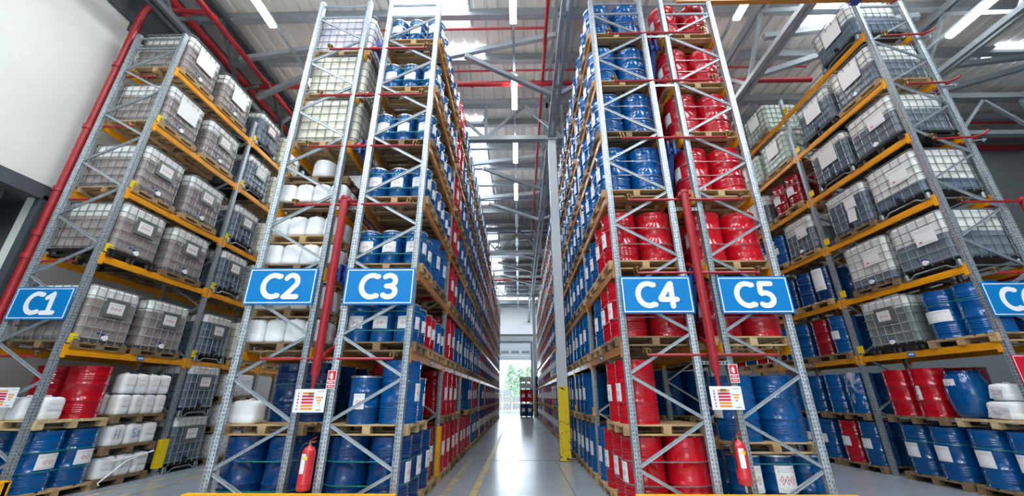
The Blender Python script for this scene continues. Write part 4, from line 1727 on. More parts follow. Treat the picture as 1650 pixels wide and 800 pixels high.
def fill_side(nm, face, xin, cols_of, nb_single):
    """aisle-side columns of 200 litre drums, bay after bay"""
    R = RACKS[nm]
    xc = (R['x'][0] + R['x'][1]) / 2
    xa = xc + face * 0.30
    xi = xc - face * 0.30
    for j in (-2, -1, 0, 1, 2, 3, 4, 5):
        z = {-2: 0.0, -1: PH + DH + 0.02}.get(j)
        if z is None:
            z = R['lv'][j]
        n = 0
        for b in range(R['n']):
            cols = cols_of(j, b)
            if cols is None:
                continue
            ys = [0.42, 1.01, 1.71, 2.30]
            yb = R['y0'] + b * R['bay']
            for h_ in (0, 1):
                if cols[h_ * 2] == '.' and cols[h_ * 2 + 1] == '.':
                    continue
                yc = yb + (ys[2 * h_] + ys[2 * h_ + 1]) / 2
                if b < nb_single:
                    c0 = {'b': 'blue', 'r': 'red'}.get(cols[h_ * 2].lower(), 'blue')
                    pallet(xc, yc, z, 'wooden pallet under %s drums, %s from the near end, %s, rack %s' % (c0, ORD[b * 2 + h_ + 1], tier_name(j), nm),
                           1.2, 1.2, 'wood' if (b + j + h_) % 3 else 'woodd', near=(b == 0))
                else:
                    mass_pallet(xc, yc, z)
            for q in range(4):
                c = cols[q]
                n += 1
                if c == '.':
                    continue
                col = {'b': 'blue', 'r': 'red'}[c.lower()]
                y = yb + ys[q]
                if b < nb_single:
                    drum('ribbed', col, xa, y, z + PH, '%s drum with white label, %s from the near end, %s, rack %s' % (col, ORD[n], tier_name(j), nm), ('+x',) if face > 0 else ('-x',),
                         'drums along the aisle of rack ' + nm, lab='label' if b == 0 else 'label0')
                else:
                    mass_drum(col, xa, y, z + PH, face)
                if b < 7 and not (b == 0):
                    mass_drum(col, xi, y, z + PH, face, label=False, n=12)


rng = random.Random(3)
PAT3 = {}
for j in range(-2, 6):
    PAT3[(j, 1)] = 'rrbb'
    PAT3[(j, 2)] = 'bbbb'
    PAT3[(j, 3)] = 'bbbb'
    PAT3[(j, 4)] = 'bbbb'
PAT3[(-2, 1)] = 'rrrr'
PAT3[(-1, 1)] = 'rrr.'
PAT3[(-2, 2)] = 'rrrr'
PAT3[(-1, 2)] = '..bb'
PAT3[(-2, 3)] = 'bbbr'
PAT3[(-1, 3)] = 'rr..'
PAT3[(-1, 4)] = '.bb.'
PAT3[(0, 4)] = 'rrbb'
PAT3[(5, 4)] = 'bbb.'
PAT3[(5, 5)] = 'b...'
PAT3[(3, 5)] = 'rrrr'
PAT3[(4, 5)] = 'rr..'


def cols3(j, b):
    if b == 0:
        return None
    if (j, b) in PAT3:
        return PAT3[(j, b)]
    if b >= 5 and j == 5:
        return None
    return ''.join(rng.choice(['rr', 'bb', 'rr', 'bb', 'rb']) for _ in range(2))


def cols4(j, b):
    if b == 0:
        return {-2: 'rrrb', -1: 'rr..', 0: 'rrb.', 1: 'rrbb'}.get(j, 'bbbb')
    if b <= 3:
        if j == -1 and b == 1:
            return '.bbb'
        return 'bbbb'
    if b == 4:
        return rng.choice(['bbbb', 'bbrr'])
    if j == 5 and b > 6:
        return None
    return ''.join(rng.choice(['rr', 'rr', 'bb', 'rb', 'br']) for _ in range(2))


fill_side('C3', 1, 0, cols3, 4)
fill_side('C4', -1, 0, cols4, 5)

# --- rack C3, first bay: kegs on the beam levels, big drums near the floor
R = RACKS['C3']
xc = (R['x'][0] + R['x'][1]) / 2
G3 = 'kegs on rack C3'
for j in range(6):
    z = R['lv'][j]
    kinds = ['keg', 'keg', 'keg']
    if j == 1:
        kinds = ['keg', 'drum']
    if j == 0:
        kinds = ['keg', 'redkeg', 'keg']
    yb = R['y0']
    row = 0
    for q, kd in enumerate(kinds):
        if kd == 'drum':
            y = yb + 1.75
            pallet(xc, y, z, 'wooden pallet under two blue drums behind the kegs, second beam level of rack C3', 1.2, 1.2, 'woodd')
            for k in range(2):
                drum('ribbed', 'blue', xc + 0.30, y - 0.3 + k * 0.6, z + PH, 'blue drum behind the kegs, %s from the end frame, second beam level of rack C3' % ('nearer' if k == 0 else 'farther'), ('+x',))
                mass_drum('blue', xc - 0.30, y - 0.3 + k * 0.6, z + PH, 1, label=False)
            continue
        y = yb + 0.52 + q * 0.86
        col = 'red' if kd == 'redkeg' else 'blue'
        pallet(xc, y, z, 'wooden pallet under %s kegs, %s from the near end, %s, rack C3' % (col, ORD[q + 1], tier_name(j)), 1.2, 0.8, 'wood' if (q + j) % 3 else 'woodd')
        for k in range(2):
            row += 1
            for c in (-1, 0, 1):
                labs = ()
                if q == 0 and k == 0:
                    labs = ('-y',) if c < 1 else ('-y', '+x')
                elif c == 1:
                    labs = ('+x',)
                if q > 0 and c < 1:
                    continue
                if q == 0 and k == 1 and c < 1:
                    continue
                if q == 0 and k == 0:
                    lab = '%s keg facing the camera, %s of rack C3, %s' % (col, tier_name(j), {-1: 'nearest rack C2', 0: 'middle one', 1: 'at the aisle corner'}[c])
                else:
                    lab = '%s keg with white label, %s from the near end, %s, rack C3' % (col, ORD[row], tier_name(j))
                drum('keg', col, xc + c * 0.39, y - 0.195 + k * 0.39, z + PH, lab, labs, G3, la=0.62, lz=(0.34, 0.66), lab='label2' if (j < 3 or kd == 'redkeg') else 'label0')
        if q == 0:
            strap(xc, y, 0.585, 0.39, z + PH + 0.47, 'green strap around the kegs facing the camera, upper band, %s of rack C3' % tier_name(j), r=0.19)
            strap(xc, y, 0.585, 0.39, z + PH + 0.17, 'green strap around the kegs facing the camera, lower band, %s of rack C3' % tier_name(j), r=0.19)
# floor tier and the stack above it
yb = R['y0']
pallet(xc, yb + 0.72, 0.0, 'wooden pallet on the floor at the end of rack C3', 1.2, 1.2, 'wood')
pallet(xc, yb + 1.98, 0.0, 'second wooden pallet on the floor of rack C3 beside the amber post guard', 1.2, 1.2, 'wood')
for k, y in enumerate((0.42, 1.02)):
    drum('ribbed', 'navy', xc + 0.30, yb + y, PH, 'blue drum on the floor pallet of rack C3, aisle side, %s from the end frame' % ORD[k + 1], ('+x',), lab='label')
drum('ribbed', 'navy', xc + 0.30, yb + 1.68, PH, 'blue drum on the floor of rack C3, aisle side, third, before the amber guard', ('+x',))
drum('ribbed', 'navy', xc - 0.30, yb + 0.42, PH, 'blue drum on the floor of rack C3 facing the camera, next to rack C2', ())
drum('ribbed', 'maroon', xc + 0.22, yb + 2.28, PH, 'dark red drum standing behind the amber post guard of rack C3', ('+x',))
strap(xc, yb + 0.72, 0.598, 0.598, PH + 0.58, 'green strap around the floor drums of rack C3, upper band')
strap(xc, yb + 0.72, 0.598, 0.598, PH + 0.29, 'green strap around the floor drums of rack C3, lower band')
z = PH + DH + 0.02
pallet(xc, yb + 0.72, z, 'wooden pallet with a mixed load of drums stacked on the floor drums of rack C3', 1.2, 1.2, 'pale')
pallet(xc, yb + 1.98, z, 'wooden pallet standing on the third floor drum of rack C3', 1.2, 1.2, 'pale') if False else None
drum('ribbed', 'blue', xc + 0.32, yb + 0.50, z + PH, 'big blue drum on the raised pallet of rack C3 behind its corner post', ('+x',))
drum('mid', 'blue', xc - 0.16, yb + 0.34, z + PH, 'small blue drum with silver rim on the raised pallet of rack C3', ('-y',), la=0.36, lz=(0.3, 0.62), lab='label2')
drum('mid', 'blue', xc + 0.36, yb + 1.06, z + PH, 'small blue drum beside the big blue one on the raised pallet, rack C3', ('+x',), la=0.3)
drum('ribbed', 'maroon', xc + 0.0, yb + 1.05, z + PH, 'dark red drum behind the small blue drum on the raised pallet, rack C3', ())
drum('mid', 'navy', xc - 0.36, yb + 0.95, z + PH, 'small dark blue drum at the back of the raised pallet, rack C3', ())

# --- rack C4, first bay front row
R = RACKS['C4']
xc = (R['x'][0] + R['x'][1]) / 2
for j in range(-2, 6):
    z = {-2: PH, -1: PH + DH + 0.02 + PH}.get(j)
    if z is None:
        z = R['lv'][j] + PH
    col = 'red' if j in (-2, 0, 1) else 'blue'
    if j != -1:
        drum('plain' if j < 2 else 'ribbed', col, xc + 0.30, R['y0'] + 0.42, z, '%s drum facing the camera, beside rack C5, on %s of rack C4' % (col, tier_name(j)), ())
        mass_drum(col, xc + 0.30, R['y0'] + 1.01, z, -1, label=False)
        for zz, w in ((0.58, 'upper'), (0.29, 'lower')):
            strap(xc, R['y0'] + 0.715, 0.598, 0.598, z + zz, 'wire strap around the drums facing the camera, %s band, %s of rack C4' % (w, tier_name(j)), 'strap_w')
    if j > 1:
        for y in (1.71, 2.3):
            mass_drum(col, xc + 0.30, R['y0'] + y, z, -1, label=False)

# --- rack C5
R = RACKS['C5']
xc = (R['x'][0] + R['x'][1]) / 2
for j in range(6):
    z = R['lv'][j]
    yb = R['y0']
    pallet(xc, yb + 0.72, z, 'pale wooden pallet under red drums at the end of rack C5, %s' % tier_name(j), 1.2, 1.2, 'pale' if j < 1 else 'wood')
    for c in (-1, 1):
        drum('ribbed' if j > 1 else 'plain', 'red', xc + c * 0.30, yb + 0.42, z + PH, 'red drum facing the camera, %s, rack C5, %s' % (tier_name(j), 'beside rack C4' if c < 0 else 'towards the C6 aisle'),
             ('-x',) if c < 0 else (), lab='label0', lz=(0.38, 0.66))
        mass_drum('red', xc + c * 0.30, yb + 1.02, z + PH, 1, label=False)
    for zz, w in ((0.58, 'upper'), (0.29, 'lower')):
        strap(xc, yb + 0.72, 0.598, 0.598, z + PH + zz, 'wire strap around the red drums of rack C5, %s band, %s' % (w, tier_name(j)), 'strap_w')
yb = R['y0']
pallet(xc, yb + 0.72, 0, 'wooden pallet on the floor at the end of rack C5 under small blue drums', 1.2, 1.2, 'wood')
for i, (x, y) in enumerate(((-0.37, 0.40), (0.09, 0.40), (0.52, 0.42))):
    drum('mid', 'blue', xc + x, yb + y, PH, 'small blue drum on the floor of rack C5, %s' % ('behind the fire extinguisher', 'with a large diamond label', 'next to its outer post')[i],
         ('-y',) if i < 2 else ('+x',), la=0.62, lz=(0.30, 0.80), lab='label')
for y in (0.95,):
    for x in (-0.36, 0.1, 0.5):
        mass_drum('blue', xc + x, yb + y, PH, 1, r=0.222, h=0.66, label=False)
strap(xc + 0.08, yb + 0.68, 0.66, 0.50, PH + 0.55, 'green strap around the small blue floor drums of rack C5, upper band', r=0.22)
strap(xc + 0.08, yb + 0.68, 0.66, 0.50, PH + 0.12, 'green strap around the small blue floor drums of rack C5, lower band', r=0.22)
z = PH + 0.66 + 0.02
pallet(xc, yb + 0.72, z, 'wooden pallet under two big blue drums, above the small floor drums of rack C5', 1.2, 1.2, 'wood')
drum('ribbed', 'blue', xc + 0.30, yb + 0.42, z + PH, 'big blue drum facing the camera on the raised pallet of rack C5, aisle side', ())
drum('ribbed', 'blue', xc - 0.30, yb + 0.45, z + PH, 'big blue drum behind the notice board on the raised pallet of rack C5', ('-x',), lab='label0')
for b in range(1, 3):
    for j in range(-2, 6):
        z = {-2: 0.0, -1: PH + DH + 0.02}.get(j)
        if z is None:
            z = R['lv'][j]
        for y in (0.72, 1.98):
            mass_pallet(xc, yb + b * R['bay'] + y, z)
        for y in (0.42, 1.01, 1.71, 2.3):
            for c in (-1, 1):
                mass_drum('blue' if j < 1 else 'red', xc + c * 0.3, yb + b * R['bay'] + y, z + PH, c, label=c > 0)
for j in range(0, 6):
    mass_pallet(xc, yb + 1.98, R['lv'][j])
    for y in (1.71, 2.3):
        for c in (-1, 1):
            mass_drum('red', xc + c * 0.3, yb + y, R['lv'][j] + PH, c, label=c > 0)

# --- rack C2: white cans below, totes above
R = RACKS['C2']
xc = (R['x'][0] + R['x'][1]) / 2
yb = R['y0']
spec = [(5, 'liq_lilac', 0.93, 'lilac-white'), (4, 'liq_cream', 0.95, 'cream'), (3, 'liq_cream', 0.95, 'cream')]
for j, liq, fl, word in spec:
    z = R['lv'][j]
    parts = cached(('tote2', liq), lambda: tote_parts(1.0, 1.2, fl, liq, 'wood', 'hdpe', 'none'))
    place('bulk_tote', parts, 'caged %s tote at the end of rack C2 on its %s beam level' % (word, BEAMN[j]), 'tank', (xc + 0.02, yb + 0.62, z), 0)
    place('bulk_tote', parts, 'second caged %s tote behind the first on the %s beam level of C2' % (word, BEAMN[j]), 'tank', (xc + 0.02, yb + 1.85, z), 0)


def can_layer(z, tier, mat='can', rows=2, n=4):
    for r in range(rows):
        for c in range(n):
            can(xc - 0.45 + c * 0.30, yb + 0.27 + r * 0.29, z, 'white can, rack C2, %s, %s row, %s from C1' % (tier, 'front' if r == 0 else 'second' if r == 1 else 'third', ORD[c + 1]),
                0.0, 0.295, 0.28, 0.37, 'bluecap' if (c + r) % 3 == 0 else 'white', False, 'can')


for j, tiers in ((0, 2), (1, 2), (2, 1)):
    z = R['lv'][j]
    for t_ in range(tiers):
        zz = z + t_ * 0.52
        pallet(xc, yb + 0.55, zz, 'wooden pallet under white cans, %s layer on the %s beam level of rack C2' % ('lower' if t_ == 0 else 'upper', BEAMN[j]), 1.2, 0.8, 'wood' if t_ else 'woodd')
        can_layer(zz + PH, '%s %s layer' % (BEAMN[j] + ' beam', 'lower' if t_ == 0 else 'upper'))
    for t_ in range(tiers):
        mass_pallet(xc, yb + 1.9, z + t_ * 0.52, 1.2, 0.8)
z = R['lv'][2] + 0.52
pallet(xc, yb + 0.55, z, 'wooden pallet carrying a white tub, on the top cans of rack C2', 1.2, 0.8, 'woodd')
m = MB()
m.lathe([(0, 0), (0.17, 0), (0.20, 0.02), (0.21, 0.06), (0.21, 0.30), (0.19, 0.36), (0.12, 0.385), (0, 0.39)], 22)
m2 = MB()
m2.lathe([(0, 0.388), (0.06, 0.388), (0.06, 0.40), (0, 0.40)], 12)
place('film_wrapped_tub', [('body', m.mesh('tub_body', ['hazy'], 50)), ('lid', m2.mesh('tub_lid', ['white'], 40))], 'round white film-wrapped tub alone on its pallet in rack C2', 'tub', (xc + 0.05, yb + 0.36, z + PH))
m = MB()
m.box(-0.2, 0.2, -0.14, 0.14, 0, 0.27)
m.box(-0.205, 0.205, -0.145, 0.145, 0.24, 0.28)
single('plastic_crate', m.mesh('plastic_crate', ['hazy']), 'low whitish crate behind the white tub in rack C2', 'crate', (xc + 0.42, yb + 0.75, z + PH))
pallet(xc, yb + 0.72, 0, 'wooden pallet on the floor at the end of rack C2', 1.2, 1.2, 'woodd')
for i, (x, y) in enumerate(((-0.30, 0.42), (0.30, 0.42))):
    drum('ribbed', 'navy', xc + x, yb + y, PH, 'dark blue floor drum facing the camera in rack C2, %s' % ('on the C1 aisle side' if i == 0 else 'behind the fire extinguisher'), ('-x',) if i == 0 else (), lab='label2')
    mass_drum('navy', xc + x, yb + 1.02, PH, -1, label=False)
strap(xc, yb + 0.72, 0.598, 0.598, PH + 0.58, 'green strap around the floor drums of rack C2, upper band')
strap(xc, yb + 0.72, 0.598, 0.598, PH + 0.22, 'green strap around the floor drums of rack C2, lower band')
z = PH + DH + 0.02
pallet(xc, yb + 0.72, z, 'wooden pallet with a square white can, above the floor drums of rack C2', 1.2, 1.2, 'wood')
can(xc - 0.36, yb + 0.30, z + PH, 'large square white can with moulded handle on the raised pallet of rack C2', 0, 0.40, 0.30, 0.33, 'white', False)
for i, (x, y) in enumerate(((-0.12, 1.0), (0.32, 0.98))):
    drum('ribbed', 'navy', xc + x, yb + y, z + PH, 'tall dark blue drum behind the square white can in rack C2, %s' % ('nearer the C1 aisle' if i == 0 else 'nearer rack C3'), ())
strap(xc + 0.1, yb + 0.99, 0.52, 0.30, z + PH + 0.56, 'green strap around the two tall blue drums behind the white can, rack C2')

for b in range(0, 3):
    for j in (-2, -1):
        z = 0.0 if j == -2 else PH + DH + 0.02
        for h_ in range(2):
            if b == 0 and h_ == 0:
                continue
            mass_pallet(xc, yb + b * R['bay'] + 0.72 + 1.27 * h_, z)
            for y in (-0.3, 0.3):
                for c in (-1, 1):
                    mass_drum('blue', xc + c * 0.3, yb + b * R['bay'] + 0.72 + 1.27 * h_ + y, z + PH, c, label=False)
x3 = sum(RACKS['C3']['x']) / 2
for z in (PH, 2 * PH + DH + 0.02):
    for y in (1.72, 2.3):
        mass_drum('red' if z > 1 else 'blue', x3 - 0.3, yb + y, z, 1, label=False)
mass_drum('blue', x3 - 0.3, yb + 1.02, PH, 1, label=False)

# --- rack C1
R = RACKS['C1']
xa = -7.66
xt = xa - 0.61
yb = R['y0']
for j, z in enumerate(R['lv']):
    for q, y in enumerate((0.60, 1.82)):
        tote(xt, yb + y, z, 'caged tote of brownish-grey liquid, %s from the near end, %s beam level, rack C1' % (ORD[q + 1], BEAMN[j]), 1, 1.08 if q else 1.0, 1.2, 0.74 if j else 0.80,
             'liq_brown', ('black' if (j == 1 and q == 0) else 'wood' if j > 1 else 'oldwood'), 'hdpe', 'small' if j < 3 or (j == 3 and q) else 'white')
    y = yb + R['bay'] + 0.62
    tote(xt + 0.05, y, z, 'caged dark slate tote on steel feet past the second post, %s beam, rack C1' % BEAMN[j], 1, 1.0, 1.12, 0.84, 'liq_dark', 'steel', 'hdpe', 'small')
    tote(xt, y + 1.25, z, 'caged cream tote beside the dark slate one, %s beam level of rack C1' % BEAMN[j], 1, 1.1, 1.2, 0.96, 'liq_cream', 'wood', 'hdpe', 'white')
    if j < 4:
        for q in range(2):
            tote(xt, yb + 2 * R['bay'] + 0.65 + q * 1.25, z, 'caged cream tote in the third bay of rack C1, %s one, %s beam level' % ('nearer' if q == 0 else 'farther', BEAMN[j]), 1, 1.1, 1.2, 0.96, 'liq_cream', 'wood', 'hdpe', 'white')
# floor of C1, first bay
pallet(-8.26, yb + 0.72, 0, 'wooden pallet on the floor at the end of rack C1', 1.2, 1.25, 'wood')
for i, (x, y) in enumerate(((-7.97, 0.44), (-7.97, 1.02), (-8.56, 0.44))):
    drum('ribbed', 'blue', x, yb + y, PH, 'blue drum on the floor of rack C1, %s' % ('aisle side with diamond label, nearer the camera', 'aisle side with diamond label, second one', 'by the wall behind the corner guard')[i],
         ('+x',) if i < 2 else (), lab='label2', la=0.5, lz=(0.36, 0.62))
strap(-8.26, yb + 0.73, 0.598, 0.59, PH + 0.58, 'green strap around the floor drums of rack C1, upper band')
strap(-8.26, yb + 0.73, 0.598, 0.59, PH + 0.29, 'green strap around the floor drums of rack C1, lower band')
z = PH + DH + 0.03
pallet(-8.26, yb + 0.62, z, 'pale wooden pallet with red drums and white cans in rack C1', 1.2, 1.15, 'pale')
for i, (x, y) in enumerate(((-7.98, 0.88), (-8.58, 0.88))):
    drum('ribbed', 'red', x, yb + y, z + PH, 'tall red drum behind the white cans in rack C1, %s' % ('on the aisle side' if i == 0 else 'on the wall side'), ())
for i in range(4):
    can(-7.84 - i * 0.31, yb + 0.24, z + PH, 'white can before the red drums, rack C1, %s from the aisle' % ORD[i + 1], pi / 2, 0.37, 0.29, 0.37, 'bluecap', i == 0)
# stack of three pallets with cans
zz = 0.0
yc = yb + 1.85
for layer in range(3):
    zz = layer * 0.545
    pallet(-8.16, yc, zz, 'wooden pallet under white cans, %s in the stack beside the yellow post guard' % ('lowest', 'middle one', 'topmost')[layer], 1.0, 1.1, 'woodd')
    for up in range(2 if layer == 2 else 1):
        for i in range(3 if layer < 2 else 4):
            for r in range(1 if layer < 2 else 2):
                if up and (i == 0 and r == 1):
                    continue
                w = 0.34 if layer < 2 else 0.26
                tc = can(-7.82 - r * 0.30, yc - (0.35 if layer < 2 else 0.40) + i * (0.35 if layer < 2 else 0.27), zz + PH + up * 0.385,
                    'white can, %s pallet of the C1 can stack, %s%s, %s along' % (('lowest', 'middle', 'topmost')[layer], ('upper row, ' if up else 'lower row, ') if layer == 2 else '', 'aisle side' if r == 0 else 'inner side', ORD[i + 1]),
                    pi / 2 - (0.25 if up else 0.0), w, 0.29, 0.385, 'bluecap' if i == 0 else 'white', True)
                if layer == 1 and i < 2:
                    m = MB()
                    marks = ([[(0.1, 0.95), (0.1, 0.05)], [(0.5, 0.95), (0.5, 0.05)], [(0.0, 0.5), (0.6, 0.5)]] if i == 0 else
                             [[(0.45, 0.92), (0.1, 0.92)], [(0.1, 0.92), (0.1, 0.55)], [(0.1, 0.55), (0.45, 0.5)], [(0.45, 0.5), (0.45, 0.15)], [(0.45, 0.15), (0.1, 0.1)],
                              [(0.8, 0.8), (0.8, 0.1)], [(0.65, 0.6), (0.98, 0.6)]])
                    for q, st in enumerate(marks):
                        stroke_mesh(m, st, 0.008, -0.08, 0.10, 0.19, 0, -0.1505 - q * 0.0003, -0.146)
                    obj('handwriting', m.mesh('handwriting', ['bluecap']), tc)
# loose white strap hanging from the lowest cans
m = MB()
m.tube([(0, 0.55, 0.42), (0.0, 0.0, 0.30), (0.02, -0.42, 0.03), (0.05, -0.50, 0.0), (0.05, -0.46, -0.04)], 0.012, 6)
m.tube([(0, 0.55, 0.40), (0.0, 0.1, 0.36), (0.0, -0.30, 0.33)], 0.012, 6)
single('loose_strap', m.mesh('loose_strap', ['white'], 60), 'loose white strap trailing across the lowest white cans of rack C1', 'strap', (-7.645, yc - 0.02, 0.10))
y = yb + R['bay'] + 0.62
for i in range(2):
    tote(xt + 0.05, y, i * 1.13, 'caged dark slate tote on steel feet, %s beside the yellow post guard' % ('standing on the floor' if i == 0 else 'stacked on another'), 1, 1.02, 1.12, 0.84, 'liq_dark', 'steel', 'hdpe', 'small')
    tote(xt + 0.05 - 0.0, y - 0.0, i * 1.13, '', 1) if False else None
# film-wrapped bundles beyond
for i in range(3):
    zz = i * 0.72
    yy = yb + R['bay'] + 1.95
    pallet(xt + 0.08, yy, zz, 'wooden pallet under a film-wrapped bundle, %s of three beyond the dark totes' % ('lowest', 'middle', 'topmost')[i], 1.1, 1.2, 'woodd')
    m = MB()
    hx, hy, hh = 0.52, 0.54, 0.54
    rr = []
    for zq, k in ((0, 0.97), (0.05, 1.0), (0.2, 0.99), (0.35, 1.0), (0.5, 0.98), (0.54, 0.93)):
        rr.append([(p[0] * k * random.uniform(0.985, 1.01), p[1] * k * random.uniform(0.985, 1.01), zq + random.uniform(-0.01, 0.01)) for p in rrect(hx, hy, 0.06, 5)])
    n = len(rr[0])
    m.add([p for r in rr for p in r], [(a * n + k, a * n + (k + 1) % n, (a + 1) * n + (k + 1) % n, (a + 1) * n + k) for a in range(len(rr) - 1) for k in range(n)] + [tuple(range(n))[::-1], tuple((len(rr) - 1) * n + k for k in range(n))])
    single('wrapped_bundle', m.mesh('wrapped_bundle', ['film'], 40), 'grey film-wrapped bundle on a pallet, %s of three beyond the dark totes' % ('lowest', 'middle', 'topmost')[i], 'bundle', (xt + 0.08, yy, zz + PH))

# --- rack C6
R = RACKS['C6']
yb = R['y0']
xa = 7.86
xt = xa + 0.60
LV6 = R['lv']
T6 = [
    (1, 0.62, 0.55, 'liq_slate', 'steel', 'hdpe', 'paper', 'half-full slate tote'), (1, 1.86, 0.20, 'liq_slate', 'oldwood', 'hdpe', 'paper', 'mostly empty whitish tote with taped papers'),
    (2, 0.66, 0.28, 'liq_dark', 'steel', 'hdpe', 'paper', 'white tote with a dark bottom layer'), (2, 1.90, 0.78, 'liq_dark', 'oldwood', 'hdpe', 'low', 'dark slate tote with a torn label'),
    (3, 0.66, 0.62, 'liq_slate', 'black', 'hdpe', 'paper', 'tote two-thirds slate with papers'), (3, 1.92, 0.82, 'liq_dark', 'steel', 'hdpe', 'white', 'dark slate tote with a big white sheet'),
    (4, 0.66, 0.55, 'liq_slate', 'wood', 'hdpe', 'white', 'half-full slate tote on a wooden base'), (4, 1.92, 0.80, 'liq_dark', 'black', 'hdpe', 'white', 'dark slate tote on a black base'),
    (5, 0.70, 0.55, 'liq_dark', 'steel', 'hdpe', 'white', 'dark half-full tote alone at the top'),
    (0, 1.86, 0.80, 'liq_olive', 'black', 'hdpe', 'small', 'greenish-grey tote beside two blue drums'),
]
for j, y, fl, liq, base, emp, pl, lab in T6:
    tote(xt, yb + y, LV6[j], 'caged %s, %s beam level of rack C6' % (lab, BEAMN[j]), -1, 1.16, 1.16, fl, liq, base, emp, pl)
z = LV6[0]
pallet(8.46, yb + 0.56, z, 'wooden pallet under two blue drums beside the C6 sign', 1.2, 1.15, 'wood')
drum('ribbed', 'blue', 8.16, yb + 0.25, z + PH, 'blue drum next to the end post on the first beam level of rack C6', ())
drum('ribbed', 'blue', 8.16, yb + 0.84, z + PH, 'blue drum with a wide wrapped paper label on the first beam level, rack C6', ('-x',), lab='label0', la=0.85, lz=(0.34, 0.58))
drum('ribbed', 'navy', 8.76, yb + 0.25, z + PH, 'dark blue drum behind the C6 sign', ())
drum('ribbed', 'navy', 8.76, yb + 0.84, z + PH, 'dark blue drum at the back of the pallet beside the C6 sign', ())
strap(8.46, yb + 0.545, 0.598, 0.59, z + PH + 0.62, 'green strap around the blue drums beside the C6 sign')
# floor tier
for k, y in enumerate((0.62, 1.95)):
    pallet(8.46, yb + y, 0, 'old wooden pallet on the floor of rack C6 under blue drums, %s' % ('nearer the camera' if k == 0 else 'farther along'), 1.2, 1.2, 'woodd')
for k, y in enumerate((0.32, 0.92, 1.62, 2.24)):
    drum('ribbed', 'blue', 8.16, yb + y, PH, 'blue drum on the floor tier of rack C6, first bay, %s from the camera' % ORD[k + 1], ('-x',), lab='label0', la=0.45)
    mass_drum('navy', 8.76, yb + y, PH, 1, label=False)
strap(8.46, yb + 0.62, 0.598, 0.598, PH + 0.60, 'green strap around the nearer floor drums of rack C6')
strap(8.46, yb + 1.93, 0.598, 0.61, PH + 0.60, 'green strap around the farther floor drums of rack C6, first bay')
z = PH + DH + 0.03
pallet(8.46, yb + 0.55, z, 'pale wooden pallet under the blue barrel and wrapped cans in rack C6', 1.2, 1.2, 'pale')
pallet(8.46, yb + 1.95, z, 'old wooden pallet under red drums in rack C6', 1.2, 1.2, 'woodd')
drum('plain', 'red', 8.16, yb + 2.26, z + PH, 'red drum next to the second post above the floor tier, rack C6', ())
drum('plain', 'red', 8.16, yb + 1.64, z + PH, 'red drum between the blue barrel and another red drum, rack C6', ('-x',), lab='label0', la=0.12)
drum('plain', 'maroon', 8.76, yb + 1.50, z + PH, 'darker red drum half hidden behind the two red ones, rack C6', ())
drum('ribbed', 'navy', 8.74, yb + 0.22, z + PH, 'dark blue drum behind the wrapped white cans, rack C6', ('-y',), lab='label0', la=0.25)
m = MB()
m.lathe([(0, 0.01), (0.20, 0.0), (0.235, 0.03), (0.27, 0.14), (0.295, 0.32), (0.30, 0.42), (0.285, 0.58), (0.25, 0.70), (0.225, 0.755), (0.225, 0.775), (0.20, 0.78), (0, 0.78)], 28)
l_ = MB()
l_.lathe([(0.225, 0.756), (0.24, 0.758), (0.24, 0.795), (0.21, 0.80), (0, 0.80)], 28)
q_ = MB()
q_.patch(0.287, pi - 0.42, pi + 0.30, 0.52, 0.66, 8)
place('plastic_barrel', [('body', m.mesh('barrel_body', ['blue'], 60)), ('lid', l_.mesh('barrel_lid', ['navy'], 40)), ('label', q_.mesh('barrel_label', ['label2'], 60))],
      'bulging blue plastic barrel with a white label in rack C6', 'barrel', (8.13, yb + 1.0, z + PH))
for i, (x, y, dz, w, d, h) in enumerate(((8.13, 0.44, 0, 0.48, 0.42, 0.30), (8.13, 0.40, 0.30, 0.32, 0.34, 0.27))):
    t = can(x, yb + y, z + PH + dz, 'white film-wrapped can, %s, beside the blue plastic barrel' % ('large one lying below' if i == 0 else 'small one on top of another'), -pi / 2, w, d, h, 'white', False)
    m = MB()
    m.card((-w * 0.4, -d / 2 - 0.012, h * 0.12), (w * 0.6, -0.01, -0.02), (w * 0.1, 0.0, h * 0.55), 0.003)
    obj('wrapping_paper', m.mesh('wrapping_paper', ['film']), t)
# second bay of C6
y2 = yb + R['bay']
tote(xt, y2 + 0.78, LV6[4], 'caged pale green tote behind the second post, fifth beam level of rack C6', -1, 1.16, 1.16, 0.92, 'liq_green', 'wood', 'hdpe', 'white')
tote(xt, y2 + 2.1, LV6[4], 'caged pale green tote half hidden beside rack C5, fifth beam level of C6', -1, 1.16, 1.16, 0.92, 'liq_green', 'wood', 'hdpe', 'white')
tote(xt, y2 + 1.25, LV6[5], 'caged pale green tote at the very top of rack C6', -1, 1.16, 1.16, 0.92, 'liq_green', 'wood', 'hdpe', 'white')
tote(xt, y2 + 2.25, LV6[3], 'caged tote with white top beside the dark red drums, rack C6', -1, 1.1, 1.16, 0.70, 'liq_dark', 'wood', 'hdpe', 'white')
tote(xt, y2 + 0.72, LV6[2], 'caged grey tote with curled papers behind the second post, third beam level, C6', -1, 1.1, 1.16, 0.66, 'liq_slate', 'wood', 'hdpe', 'paper')
pallet(8.46, y2 + 0.85, LV6[3], 'wooden pallet under dark red drums on the fourth beam level of rack C6', 1.2, 1.2, 'wood')
for k, y in enumerate((0.54, 1.15)):
    for c, x in enumerate((8.16, 8.76)):
        drum('ribbed', 'maroon', x, y2 + y, LV6[3] + PH, 'dark red drum, %s and %s, fourth beam level of rack C6' % ('nearer the camera' if k == 0 else 'farther off', 'aisle side' if c == 0 else 'inner side'), ('-x',) if c == 0 else (), lab='label0', la=0.5)
